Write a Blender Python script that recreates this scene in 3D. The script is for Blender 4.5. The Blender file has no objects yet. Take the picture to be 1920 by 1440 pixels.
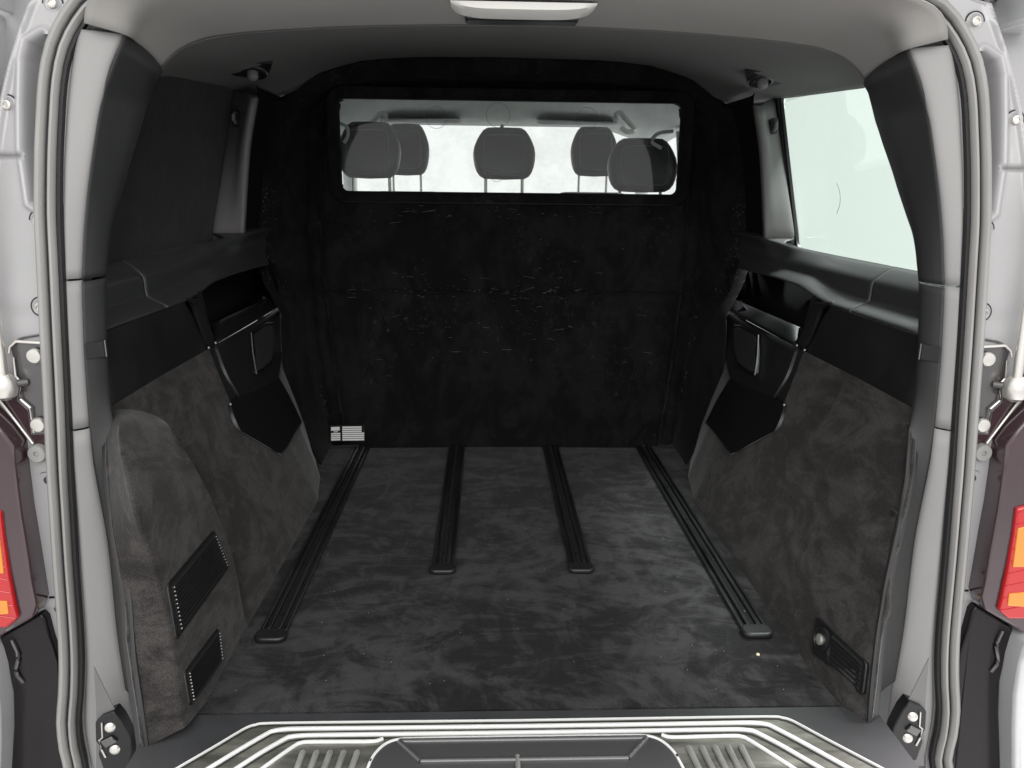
import bpy, bmesh, math, random
import numpy as np
from mathutils import Vector, Matrix
random.seed(7); rng = np.random.default_rng(7)
S = bpy.context.scene
C = S.collection
R = math.radians

# ------------------------------------------------------------------ camera
PITCH, YAW, ROLL, CAMX = R(14.146), R(2.105), R(0.648), -0.0722
FPX, U0, V0 = 1440.9, 962.28, 719.94
cp, sp, cy_, sy_ = math.cos(PITCH), math.sin(PITCH), math.cos(YAW), math.sin(YAW)
_F = np.array([sy_*cp, cy_*cp, -sp]); _X = np.array([cy_, -sy_, 0]); _U = np.cross(_X, _F)
_c, _s = math.cos(ROLL), math.sin(ROLL)
CM = np.array([_c*_X+_s*_U, -_s*_X+_c*_U, _F])
CO = np.array([CAMX, 0, 1.0])
cam = bpy.data.objects.new('camera', bpy.data.cameras.new('camera')); C.objects.link(cam)
m3 = Matrix(((CM[0][0], CM[1][0], -_F[0]), (CM[0][1], CM[1][1], -_F[1]), (CM[0][2], CM[1][2], -_F[2])))
cam.matrix_world = Matrix.Translation(CO) @ m3.to_4x4()
cam.data.sensor_width = 36; cam.data.lens = FPX/1920*36
cam.data.shift_x = (960-U0)/1920; cam.data.shift_y = 0
cam.data.clip_start = .05; cam.data.clip_end = 100
S.camera = cam

# ------------------------------------------------------------------ world, lamps, exposure
w = bpy.data.worlds.new('World'); S.world = w; w.use_nodes = True
w.node_tree.nodes['Background'].inputs[0].default_value = (1.0, 1.0, .995, 1)
w.node_tree.nodes['Background'].inputs[1].default_value = 1.15
def area(name, loc, rot, sx, sy, power, col=(1, .99, .97)):
    l = bpy.data.lights.new(name, 'AREA'); l.shape = 'RECTANGLE'; l.size = sx; l.size_y = sy
    l.energy = power; l.color = col
    o = bpy.data.objects.new(name, l); C.objects.link(o); o.location = loc; o.rotation_euler = rot
    return o
area('ceiling_lamp', (0, -1.3, 3.1), (R(-12), 0, 0), 5.0, 1.6, 80)
area('ledge_fill_lamp', (2.3, 3.1, 4.4), (R(-12), R(24), 0), 1.3, 1.4, 950, (1, .95, .97))  # unseen lamp, added to brighten the ledges under the right window
area('ceiling_lamp', (0, -3.6, 3.0), (R(50), 0, 0), 4.5, 1.4, 110)
S.view_settings.view_transform = 'Standard'; S.view_settings.look = 'None'
S.view_settings.exposure = 0.0; S.view_settings.gamma = 1
S.cycles.max_bounces = 8; S.cycles.transparent_max_bounces = 12
S.cycles.caustics_reflective = False; S.cycles.caustics_refractive = False
S.cycles.sample_clamp_indirect = 6

# ------------------------------------------------------------------ placing helpers
def ray(u, v): return CM.T @ np.array([(u-U0)/FPX, -(v-V0)/FPX, 1.])
def at(u, v, X=None, Y=None, Z=None, fx=None, fy=None):
    """point of the place seen at photo pixel (u,v) on a given surface"""
    d = ray(u, v)
    if X is not None: t = (X-CO[0])/d[0]
    elif Y is not None: t = (Y-CO[1])/d[1]
    elif Z is not None: t = (Z-CO[2])/d[2]
    else:
        t = 1.6
        for _ in range(60):
            q = CO+t*d
            if fx is not None: t2 = (math.copysign(fx(q[1], q[2]), d[0])-CO[0])/d[0]
            else: t2 = (fy(q[2])-CO[1])/d[1]
            t += .4*(t2-t)
    return CO+t*d
def itp(x, tab): return float(np.interp(x, [a for a, b in tab], [b for a, b in tab]))
def yb(z): return itp(z, [(-.4, 1.46), (-.2, 1.48), (.3, 1.505), (.68, 1.515), (.78, 1.525), (.94, 1.55), (1.15, 1.59), (1.34, 1.62), (1.5, 1.66)])
XF = [(1.2, .72), (1.27, .69), (1.33, .648), (1.42, .636), (1.7, .632), (2.38, .628), (2.6, .665), (2.74, .71), (2.98, .75)]
def W(y, z):                       # half width of the carpeted wall
    a = itp(y, XF); b = itp(y, [(1.2, .875), (1.6, .876), (2.2, .872), (2.6, .86), (2.98, .86)])
    t = max(0, z)/.54
    return a+(b-a)*(t**1.05)
def mir(p): return np.array([-p[0], p[1], p[2]])

# ------------------------------------------------------------------ mesh helpers
def catmull(P, n):
    P = np.asarray(P, float)
    if n <= 1: return P
    m = len(P); out = []
    Q = np.concatenate([[2*P[0]-P[1]], P, [2*P[-1]-P[-2]]])
    for i in range(m-1):
        p0, p1, p2, p3 = Q[i], Q[i+1], Q[i+2], Q[i+3]
        for k in range(n):
            t = k/n
            out.append(.5*((2*p1)+(-p0+p2)*t+(2*p0-5*p1+4*p2-p3)*t*t+(-p0+3*p1-3*p2+p3)*t**3))
    out.append(P[-1]); return np.array(out)
def resamp(P, n):
    P = np.asarray(P, float); d = np.r_[0, np.cumsum(np.linalg.norm(np.diff(P, axis=0), axis=1))]
    t = np.linspace(0, d[-1], n)
    return np.stack([np.interp(t, d, P[:, k]) for k in range(P.shape[1])], 1)
class MB:
    def __init__(s): s.v = []; s.f = []
    def grid(s, G):
        G = np.asarray(G, float); a, b = G.shape[:2]; o = len(s.v)
        s.v += [tuple(p) for r in G for p in r]
        for i in range(a-1):
            for j in range(b-1):
                s.f.append((o+i*b+j, o+i*b+j+1, o+(i+1)*b+j+1, o+(i+1)*b+j))
        return s
    def patch(s, rows, nu=4, nv=4):
        A = np.array([catmull(r, nu) for r in rows])
        B = np.array([catmull(A[:, j], nv) for j in range(A.shape[1])])
        return s.grid(B.transpose(1, 0, 2))
    def box(s, c, size, M=None):
        o = len(s.v); c = np.array(c, float); h = np.array(size)/2
        for i in (-1, 1):
            for j in (-1, 1):
                for k in (-1, 1):
                    q = h*[i, j, k]
                    if M is not None: q = np.array(M) @ q
                    s.v.append(tuple(c+q))
        for f in ((0, 1, 3, 2), (4, 6, 7, 5), (0, 4, 5, 1), (2, 3, 7, 6), (0, 2, 6, 4), (1, 5, 7, 3)): s.f.append(tuple(o+i for i in f))
        return s
    def fan(s, poly, d):
        o = len(s.v); n = len(poly); d = np.array(d, float); c = sum(np.array(p) for p in poly)/n
        s.v += [tuple(p) for p in poly]+[tuple(np.array(p)+d) for p in poly]+[tuple(c), tuple(c+d)]
        for i in range(n):
            j = (i+1) % n; s.f += [(o+i, o+j, o+2*n), (o+n+j, o+n+i, o+2*n+1), (o+i, o+n+i, o+n+j, o+j)]
        return s
    def prism(s, poly, d):          # planar polygon extruded along vector d
        o = len(s.v); n = len(poly); d = np.array(d, float)
        s.v += [tuple(p) for p in poly]+[tuple(np.array(p)+d) for p in poly]
        s.f.append(tuple(o+i for i in range(n))); s.f.append(tuple(o+n+i for i in reversed(range(n))))
        for i in range(n): s.f.append((o+i, o+n+i, o+n+(i+1) % n, o+(i+1) % n))
        return s
    def sweep(s, path, prof, up=(0, 1, 0), closed=True, cap=True):
        """prof: list of (a,b): a along side vector, b along up-ish vector"""
        P = np.asarray(path, float); n = len(P); up = np.array(up, float); o = len(s.v); m = len(prof)
        for i in range(n):
            t = P[min(i+1, n-1)]-P[max(i-1, 0)]; t /= np.linalg.norm(t)+1e-12
            sd = np.cross(t, up); sd /= np.linalg.norm(sd)+1e-12; uu = np.cross(sd, t)
            for a, b in prof: s.v.append(tuple(P[i]+sd*a+uu*b))
        for i in range(n-1):
            for j in range(m if closed else m-1):
                k = (j+1) % m; s.f.append((o+i*m+j, o+i*m+k, o+(i+1)*m+k, o+(i+1)*m+j))
        if cap and closed:
            s.f.append(tuple(o+j for j in reversed(range(m)))); s.f.append(tuple(o+(n-1)*m+j for j in range(m)))
        return s
    def tube(s, path, r, k=8, up=(0.03, .05, 1)):
        return s.sweep(path, [(r*math.cos(2*math.pi*i/k), r*math.sin(2*math.pi*i/k)) for i in range(k)], up)
    def lathe(s, c, axis, prof, k=20):    # prof (radius, height)
        ax = Vector(axis).normalized(); t = ax.orthogonal().normalized(); b = ax.cross(t); c = Vector(c); o = len(s.v)
        for r, h in prof:
            for i in range(k):
                a = 2*math.pi*i/k; s.v.append(tuple(c+ax*h+(t*math.cos(a)+b*math.sin(a))*r))
        for j in range(len(prof)-1):
            for i in range(k):
                s.f.append((o+j*k+i, o+j*k+(i+1) % k, o+(j+1)*k+(i+1) % k, o+(j+1)*k+i))
        s.f.append(tuple(o+i for i in reversed(range(k)))); s.f.append(tuple(o+(len(prof)-1)*k+i for i in range(k)))
        return s
    def build(s, name, mat, parent=None, smooth=True, solid=0, bevel=0, label=None, kind=None, seg=2, sm_angle=40, flip=False):
        me = bpy.data.meshes.new(name); me.from_pydata(s.v, [], s.f); me.update()
        bm = bmesh.new(); bm.from_mesh(me)
        bmesh.ops.remove_doubles(bm, verts=bm.verts, dist=1e-5)
        bmesh.ops.recalc_face_normals(bm, faces=bm.faces)
        bm.to_mesh(me); bm.free()
        o = bpy.data.objects.new(name, me); C.objects.link(o)
        if mat: me.materials.append(mat)
        if parent: o.parent = parent
        if smooth:
            for p in me.polygons: p.use_smooth = True
            me.set_sharp_from_angle(angle=R(sm_angle))
        if solid:
            q = o.modifiers.new('thickness', 'SOLIDIFY'); q.thickness = solid; q.offset = 0
        if bevel:
            q = o.modifiers.new('bevel', 'BEVEL'); q.width = bevel; q.segments = seg; q.limit_method = 'ANGLE'; q.angle_limit = R(35)
            q.harden_normals = False
        if label: o['label'] = label
        if kind: o['kind'] = kind
        return o
def rrect(cx, cy, w_, h_, r, k=5):
    out = []
    for (sx, sy, a0) in ((1, 1, 0), (-1, 1, 90), (-1, -1, 180), (1, -1, 270)):
        for i in range(k+1):
            a = R(a0+90*i/k); out.append((cx+sx*(w_/2-r)+r*math.cos(a), cy+sy*(h_/2-r)+r*math.sin(a)))
    return out
def roundpoly(P, r, k=4):
    P = [np.array(p, float) for p in P]; n = len(P); out = []
    for i in range(n):
        a, b, c = P[i-1], P[i], P[(i+1) % n]
        da = (a-b); la = np.linalg.norm(da); dc = (c-b); lc = np.linalg.norm(dc)
        rr = min(r, la*.45, lc*.45); p0 = b+da/la*rr; p1 = b+dc/lc*rr
        for j in range(k+1):
            t = j/k; out.append((1-t)**2*p0+2*t*(1-t)*b+t*t*p1)
    return out

# ------------------------------------------------------------------ materials
MATS = {}
def mat(name, col, rough=.5, metal=0, coat=0, spec=.5, sheen=0, bump=None, var=None, trans=0, emit=None, sheen_col=None):
    """bump=(scale,strength,distance) ; var=(scale,amount,(sx,sy,sz))"""
    m = bpy.data.materials.new(name); m.use_nodes = True; nt = m.node_tree; b = nt.nodes['Principled BSDF']
    b.inputs['Base Color'].default_value = (*col, 1); b.inputs['Roughness'].default_value = rough
    b.inputs['Metallic'].default_value = metal; b.inputs['Coat Weight'].default_value = coat; b.inputs['Coat Roughness'].default_value = .08
    b.inputs['Specular IOR Level'].default_value = spec
    b.inputs['Sheen Weight'].default_value = sheen; b.inputs['Sheen Roughness'].default_value = .4
    if emit: b.inputs['Emission Color'].default_value = (*emit[0], 1); b.inputs['Emission Strength'].default_value = emit[1]
    tc = nt.nodes.new('ShaderNodeTexCoord')
    if var:
        mp = nt.nodes.new('ShaderNodeMapping'); mp.inputs['Scale'].default_value = var[2]; nt.links.new(tc.outputs['Object'], mp.inputs[0])
        n = nt.nodes.new('ShaderNodeTexNoise'); n.inputs['Scale'].default_value = var[0]; n.inputs['Detail'].default_value = 5; n.inputs['Roughness'].default_value = .6
        nt.links.new(mp.outputs[0], n.inputs['Vector'])
        r = nt.nodes.new('ShaderNodeMapRange'); r.inputs[1].default_value = .3; r.inputs[2].default_value = .7
        r.inputs[3].default_value = 1-var[1]; r.inputs[4].default_value = 1+var[1]; nt.links.new(n.outputs[0], r.inputs[0])
        mx = nt.nodes.new('ShaderNodeVectorMath'); mx.operation = 'SCALE'; mx.inputs[0].default_value = col; nt.links.new(r.outputs[0], mx.inputs['Scale'])
        nt.links.new(mx.outputs[0], b.inputs['Base Color'])
        r2 = nt.nodes.new('ShaderNodeMapRange'); r2.inputs[1].default_value = .3; r2.inputs[2].default_value = .7
        r2.inputs[3].default_value = max(0, rough-.08); r2.inputs[4].default_value = min(1, rough+.08); nt.links.new(n.outputs[0], r2.inputs[0])
        nt.links.new(r2.outputs[0], b.inputs['Roughness'])
    if bump:
        n = nt.nodes.new('ShaderNodeTexNoise'); n.inputs['Scale'].default_value = bump[0]; n.inputs['Detail'].default_value = 3
        nt.links.new(tc.outputs['Object'], n.inputs['Vector'])
        bp = nt.nodes.new('ShaderNodeBump'); bp.inputs['Strength'].default_value = bump[1]; bp.inputs['Distance'].default_value = bump[2]
        nt.links.new(n.outputs[0], bp.inputs['Height']); nt.links.new(bp.outputs[0], b.inputs['Normal'])
    MATS[name] = m; return m
def suede(name, c0, c1, stretch, dirt=0.0, sheen=.25, lint=0.0, scale=2.2, mid=(.42, .6), dist=1.6):
    """brushed nap: strokes of lighter and darker pile"""
    m = bpy.data.materials.new(name); m.use_nodes = True; nt = m.node_tree; b = nt.nodes['Principled BSDF']; L = nt.links.new
    tc = nt.nodes.new('ShaderNodeTexCoord'); b.inputs['Roughness'].default_value = .95; b.inputs['Specular IOR Level'].default_value = .15
    b.inputs['Sheen Weight'].default_value = sheen; b.inputs['Sheen Roughness'].default_value = .35
    def noise(sc, det, st, ro=.55, di=0.):
        mp = nt.nodes.new('ShaderNodeMapping'); mp.inputs['Scale'].default_value = st; L(tc.outputs['Object'], mp.inputs[0])
        n = nt.nodes.new('ShaderNodeTexNoise'); n.inputs['Scale'].default_value = sc; n.inputs['Detail'].default_value = det
        n.inputs['Roughness'].default_value = ro; n.inputs['Distortion'].default_value = di; L(mp.outputs[0], n.inputs['Vector']); return n
    def rng_(n, a, c, o0=0., o1=1.):
        r = nt.nodes.new('ShaderNodeMapRange'); r.interpolation_type = 'SMOOTHSTEP'
        r.inputs[1].default_value = a; r.inputs[2].default_value = c; r.inputs[3].default_value = o0; r.inputs[4].default_value = o1
        L(n.outputs[0], r.inputs[0]); return r
    def mth(op, a, c):
        q = nt.nodes.new('ShaderNodeMath'); q.operation = op
        for k, x in enumerate((a, c)):
            if hasattr(x, 'outputs'): L(x.outputs[0], q.inputs[k])
            else: q.inputs[k].default_value = x
        return q
    n1 = rng_(noise(scale, 4, stretch, .6, dist), *mid)
    n2 = rng_(noise(scale*2.3, 5, (stretch[1], stretch[0], stretch[2]), .65, 2.2), .38, .66)
    n3 = noise(160, 2, (1, 1, 1)); n4 = rng_(noise(420, 2, (1, 1, 1)), .3, .7, .68, 1.32)
    n5 = rng_(noise(scale*1.5, 6, (stretch[0], stretch[1]*1.05, stretch[2]), .62, dist*2.2), .44, .57)
    f = mth('ADD', mth('ADD', mth('MULTIPLY', n1, .42), mth('MULTIPLY', n2, .33)), mth('MULTIPLY', n5, .25))
    f = rng_(f, .10, .86)
    mx = nt.nodes.new('ShaderNodeMix'); mx.data_type = 'RGBA'; mx.inputs[6].default_value = (*c0, 1); mx.inputs[7].default_value = (*c1, 1)
    L(f.outputs[0], mx.inputs[0])
    sc = nt.nodes.new('ShaderNodeVectorMath'); sc.operation = 'SCALE'; L(mx.outputs[2], sc.inputs[0]); L(n4.outputs[0], sc.inputs['Scale'])
    out = sc.outputs[0]
    if lint:
        ln = rng_(noise(55, 8, (1, 1, 1), .85), .54, .74, 0, .13)
        big = rng_(noise(3.0, 3, (1, 1, 1)), .45, .65)
        g = mth('MULTIPLY', ln, big)
        m2 = nt.nodes.new('ShaderNodeMix'); m2.data_type = 'RGBA'; m2.inputs[7].default_value = (.5, .48, .46, 1); L(out, m2.inputs[6]); L(g.outputs[0], m2.inputs[0]); out = m2.outputs[2]
    L(out, b.inputs['Base Color'])
    bp = nt.nodes.new('ShaderNodeBump'); bp.inputs['Strength'].default_value = .35; bp.inputs['Distance'].default_value = .002
    L(n3.outputs[0], bp.inputs['Height']); L(bp.outputs[0], b.inputs['Normal'])
    MATS[name] = m; return m
def glass(name, tint, gloss=.06):
    m = bpy.data.materials.new(name); m.use_nodes = True; nt = m.node_tree; nt.nodes.clear(); L = nt.links.new
    o = nt.nodes.new('ShaderNodeOutputMaterial'); t = nt.nodes.new('ShaderNodeBsdfTransparent'); t.inputs[0].default_value = (*tint, 1)
    g = nt.nodes.new('ShaderNodeBsdfGlossy'); g.inputs['Roughness'].default_value = .03; mx = nt.nodes.new('ShaderNodeMixShader')
    lw_ = nt.nodes.new('ShaderNodeLayerWeight'); pw = nt.nodes.new('ShaderNodeMath'); pw.operation = 'POWER'; pw.inputs[1].default_value = 4; L(lw_.outputs['Facing'], pw.inputs[0])
    fr = nt.nodes.new('ShaderNodeMath'); fr.operation = 'MULTIPLY_ADD'; fr.inputs[1].default_value = .4; fr.inputs[2].default_value = gloss*.5; L(pw.outputs[0], fr.inputs[0]); L(fr.outputs[0], mx.inputs[0])
    L(t.outputs[0], mx.inputs[1]); L(g.outputs[0], mx.inputs[2]); L(mx.outputs[0], o.inputs[0]); MATS[name] = m; return m
floor_m = suede('floor_suede', (.0115, .0113, .0117), (.045, .044, .045), (1.0, 1.7, 1), scale=2.2, mid=(.36, .66), dist=1.7)
wall_m = suede('wall_suede', (.024, .0222, .0216), (.056, .0518, .050), (1, 1.4, 2.2), scale=2.0, mid=(.36, .66))
blank_m = suede('blank_suede', (.016, .014, .0145), (.024, .021, .0215), (1, 1, 1), scale=2.5)
ledge_m = mat('ledge_lit_plastic', (.038, .0385, .0395), .42, spec=.8, coat=.25, bump=(700, .1, .0006))  # belt plastic lightened: window light on the ledges put into the colour
black_m = suede('black_carpet', (.0045, .0045, .0048), (.011, .0105, .011), (1, 1, .6), lint=1, scale=3, sheen=.08)
plastic = mat('dark_plastic', (.015, .0150, .0165), .40, bump=(700, .12, .0006), var=(6, .12, (1, 1, 1)))
plastic2 = mat('black_plastic', (.009, .009, .010), .38, bump=(700, .1, .0006))
greyp = mat('grey_plastic', (.16, .155, .155), .6, bump=(600, .15, .0006), var=(3, .06, (1, 1, 1)))
recess_d = mat('recess_shade_black', (.008, .008, .008), .95, spec=.1)  # near black: shade of the tray recess and pillar side put into the colour
dtrim = mat('pillar_plastic', (.026, .0268, .0268), .55, bump=(600, .12, .0006), var=(4, .1, (1, 1, .4)))
reveal = mat('reveal_lit_plastic', (.29, .285, .28), .5, bump=(500, .12, .0008), var=(5, .07, (1, 1, .5)))  # pillar plastic again, paler: the light falling on it is put into the colour
header_m = mat('header_lit_fabric', (.275, .267, .255), .9, spec=.2, bump=(900, .3, .001), var=(3, .05, (1, 1, 1)))  # headliner cloth, lightened for the light on the rear header
roof_m = mat('headliner_shaded_fabric', (.155, .152, .150), .95, spec=.2, bump=(900, .3, .001), var=(2.5, .05, (1, 1, 1)))  # same cloth, darkened for the shade beyond the crease
paint = mat('silver_paint', (.40, .396, .40), .40, metal=.15, coat=.15, var=(4, .04, (1, 1, 1)))
bodyp = mat('body_paint', (.60, .61, .62), .25, metal=.2, coat=1)
blackg = mat('gloss_black', (.010, .008, .009), .18, spec=.3, var=(5, .3, (3, 3, .5)))
maroon = mat('tinted_lamp_side', (.045, .022, .028), .18, coat=1, var=(3, .25, (1, 1, 1)))
rubber = mat('rubber_seal', (.30, .295, .285), .55, bump=(150, .1, .001), var=(20, .1, (1, 1, .1)))
rubberd = mat('black_rubber', (.012, .012, .013), .5, bump=(200, .3, .002))
steel = mat('brushed_steel', (.20, .20, .175), .40, metal=.6, var=(14, .55, (.5, 2, 1)), bump=(60, .06, .001))
mat('strip_shade_dark', (.02, .02, .016), .6)
mat('tread_steel', (.42, .43, .39), .35, metal=.5, var=(20, .2, (1, 1, 1)))
strip = mat('bright_strip', (.93, .93, .92), .35, metal=.25, bump=(200, .05, .0005))
zinc = mat('zinc_bolt', (.72, .70, .66), .35, metal=.8, bump=(200, .1, .001))
bracket_m = mat('bracket_metal', (.13, .125, .125), .22, metal=.6, coat=.6)
rail_m = mat('rail_metal', (.05, .05, .053), .35, metal=.7, bump=(300, .1, .0005), var=(30, .4, (1, .2, 1)))
void_m = mat('slot_black', (.002, .002, .002), .9)
leather = mat('seat_leather', (.009, .0088, .0088), .40)
cabroof = mat('cab_lining', (.5, .53, .52), .9, bump=(700, .2, .001))
cabdark = mat('cab_plastic', (.10, .10, .10), .6)
white_p = mat('white_print', (.85, .85, .83), .6)
lens_w = mat('lamp_lens', (.9, .89, .84), .25)
red_m = mat('red_lens', (.50, .012, .014), .15, coat=.7)
amber_m = mat('amber_lens', (.75, .26, .03), .2, coat=.7)
mirror_m = mat('mirror_glass', (.12, .12, .12), .1, metal=1)
glass_side = glass('side_glass', (.86, .925, .89))
glass_part = glass('partition_glass', (.93, .95, .94))
_nt = glass_part.node_tree; _o = [n for n in _nt.nodes if n.type == 'OUTPUT_MATERIAL'][0]; _src = _o.inputs[0].links[0].from_socket
_tc = _nt.nodes.new('ShaderNodeTexCoord'); _n = _nt.nodes.new('ShaderNodeTexNoise'); _n.inputs['Scale'].default_value = 9; _n.inputs['Detail'].default_value = 8; _n.inputs['Roughness'].default_value = .7
_nt.links.new(_tc.outputs['Object'], _n.inputs['Vector'])
_r = _nt.nodes.new('ShaderNodeMapRange'); _r.inputs[1].default_value = .42; _r.inputs[2].default_value = .8; _r.inputs[3].default_value = .0; _r.inputs[4].default_value = .13; _nt.links.new(_n.outputs[0], _r.inputs[0])
_d = _nt.nodes.new('ShaderNodeBsdfDiffuse'); _d.inputs[0].default_value = (.5, .52, .53, 1); _tl = _nt.nodes.new('ShaderNodeBsdfTranslucent'); _tl.inputs[0].default_value = (.5, .52, .53, 1)
_ad = _nt.nodes.new('ShaderNodeMixShader'); _ad.inputs[0].default_value = .5; _nt.links.new(_d.outputs[0], _ad.inputs[1]); _nt.links.new(_tl.outputs[0], _ad.inputs[2])
_m = _nt.nodes.new('ShaderNodeMixShader'); _nt.links.new(_r.outputs[0], _m.inputs[0]); _nt.links.new(_src, _m.inputs[1]); _nt.links.new(_ad.outputs[0], _m.inputs[2]); _nt.links.new(_m.outputs[0], _o.inputs[0])
glass_ws = glass('windscreen_glass', (.97, .98, .97))
stud_m = mat('studio_white', (.86, .88, .87), .8)
stud_f = mat('studio_floor', (.45, .45, .45), .5, var=(2, .1, (1, 1, 1)))

van = bpy.data.objects.new('van', None); C.objects.link(van)
van['label'] = 'open rear of a silver van with black suede lined cargo area'; van['category'] = 'van'

# ------------------------------------------------------------------ studio
o = MB().grid([[(-9, -9, -.95), (9, -9, -.95)], [(-9, 14, -.95), (9, 14, -.95)]]).build('floor', stud_f, kind='structure')
# ------------------------------------------------------------------ cargo floor and rails
def sheet(rows, t): # closed slab under a grid of points
    A = np.asarray(rows, float); m = MB(); m.grid(A); B = A-[0, 0, t]; m.grid(B)
    a, b = A.shape[:2]
    for edge in (([A[0], B[0]]), ([A[-1], B[-1]]), ([A[:, 0], B[:, 0]]), ([A[:, -1], B[:, -1]])): m.grid(np.array(edge))
    return m
ys = np.r_[1.325, 1.34, np.linspace(1.4, 3.02, 28)]
rows = [[(x*(itp(y, XF)+.02), y, 0 if y > 1.33 else -.002) for x in np.linspace(-1, 1, 41)] for y in ys]
sheet(rows, .02).build('cargo_floor', floor_m, van, label='black suede covered load floor')
def rail(x, y0, y1):
    m = MB(); L = y1-y0; yc = (y0+y1)/2
    m.box((x, yc, .003), (.062, L, .005))
    for a, b, h in ((-.031, -.024, .008), (-.016, -.0075, .011), (.0075, .016, .011), (.024, .031, .008)):
        m.box((x+(a+b)/2, yc, .003+h/2), (b-a, L, h))
    r = m.build('seat_rail', rail_m, van, bevel=.0015, seg=1)
    MB().box((x, yc, .0062), (.013, L-.004, .001)).build('slot', void_m, r, smooth=False)
    c = MB().prism([(x+a, y0-.022+b, .001) for a, b in rrect(0, 0, .072, .046, .018)], (0, 0, .014))
    c.build('end_cap', plastic, r, bevel=.005, seg=3)
    for k in range(5):
        yy = y0+.07+k*(L-.1)/4.6
        MB().lathe((x, yy, .0065), (0, 0, 1), [(.006, 0), (.006, .0015), (.003, .0022)], 10).build('rail_screw', rail_m, r)
for x, y0 in ((-.561, 1.60), (-.187, 1.915), (.187, 1.915), (.561, 1.60)): rail(x, y0, 2.945)

# ------------------------------------------------------------------ side walls of the load bay
EDGE_L = [(-.03, 1.235), (.012, 1.238), (.105, 1.268), (.18, 1.292), (.278, 1.344), (.365, 1.405), (.464, 1.499), (.539, 1.602)]
EDGE_R = [(-.03, 1.27), (.008, 1.277), (.067, 1.294), (.126, 1.315), (.2, 1.345), (.269, 1.395), (.365, 1.443), (.457, 1.512), (.539, 1.6)]
def segd(p, poly):
    best = 9e9; p = np.array(p)
    for a, b in zip(poly[:-1], poly[1:]):
        a = np.array(a, float); b = np.array(b, float); t = np.clip(np.dot(p-a, b-a)/np.dot(b-a, b-a), 0, 1)
        best = min(best, np.linalg.norm(p-a-t*(b-a)))
    return best
def yz(u, v, fn=W): q = at(u, v, fx=fn); return (q[1], q[2])
crease = [[yz(*p) for p in c] for c in ([(1514, 872), (1570, 937), (1634, 973), (1663, 997), (1683, 1029)], [(1493, 1009), (1546, 1061), (1602, 1106), (1663, 1144)], [(1583, 712), (1560, 760), (1528, 810)])]
def wall_pt(s, y, z):
    x = W(y, z)
    if s > 0:
        for c in crease:
            d = segd((y, z), c); x += .006*math.exp(-(d/.012)**2)
        d = segd((y, z), crease[0]); x -= .004*math.exp(-((d-.03)/.03)**2)
    return (s*x, y, z)
HX = lambda y, z: .628+.125*max(0, z)/.55
side = {}
for s in (-1, 1):
    E_ = EDGE_L if s < 0 else EDGE_R
    rows = []
    for z in np.r_[-.02, np.linspace(0, .545, 46)]:
        y0 = itp(z, E_); rows.append([wall_pt(s, y0+(2.86-y0)*t, z) for t in np.linspace(0, 1, 80)])
    side[s] = MB().grid(rows).build('side_panel', wall_m, van, solid=.006, label='charcoal suede lined lower side panel')
# the wheel housing bulge with two air vents (left only)
#Rdg = [(353, 1362), (345, 1310), (338, 1263), (322, 1182), (310, 1122), (290, 1053), (262, 981), (238, 905), (222, 830), (225, 795)]
#Fpx = [(462, 1195), (455, 1150), (448, 1110), (439, 1061), (427, 1021), (395, 940), (358, 872), (338, 835), (317, 800), (300, 783)]
def EL(z): y = itp(z, EDGE_L); return np.array([-(W(y, z)-.001), y, z])
def onW(u, v, d=.002): return at(u, v, fx=lambda y, z: W(y, z)-d)
spec = [  # edge height, ridge pixel, ridge distance, front edge pixel, blend of front edge from wall to cover face
    (.515, (226, 795), 1.52, (309, 791), .15), (.48, (226, 830), 1.475, (318, 803), .42), (.43, (236, 880), 1.41, (335, 835), .75),
    (.365, (257, 965), 1.335, (358, 872), .95), (.28, (288, 1050), 1.285, (395, 940), 1), (.20, (309, 1122), 1.265, (427, 1021), 1),
    (.14, (322, 1182), 1.262, (439, 1061), 1), (.08, (336, 1258), 1.265, (448, 1105), 1), (.03, (344, 1320), 1.27, (458, 1160), 1), (-.01, (350, 1362), 1.275, (468, 1215), 1)]
rows = [[onW(205, 767), onW(215, 766), onW(228, 766), onW(245, 767), onW(265, 770), onW(283, 775), onW(295, 780), onW(301, 785), onW(304, 787), onW(307, 790)]]
for ze, rpx, ry, fpx, bl in spec:
    e = EL(ze); r_ = at(*rpx, Y=ry) if ze > .36 else at(*rpx, fx=lambda y, z: HX(y, z)-.002); f1 = at(*fpx, fx=lambda y, z: W(y, z)+(HX(y, z)-W(y, z))*bl)
    f2 = f1+np.array([0, .016, 0]); f2[0] = -(W(f2[1], f2[2])+.002)
    g = lambda t: r_+(f1-r_)*t
    rows.append([e, e+(r_-e)*.4, e+(r_-e)*.8, r_+(e-r_)*.06, g(.05), g(.2), g(.5), g(.97), f1+[-.004, .004, 0], f2])
MB().patch(rows, 3, 4).build('wheel_housing_cover', wall_m, van, sm_angle=60, label='grey suede bulge over the left wheel housing')

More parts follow.
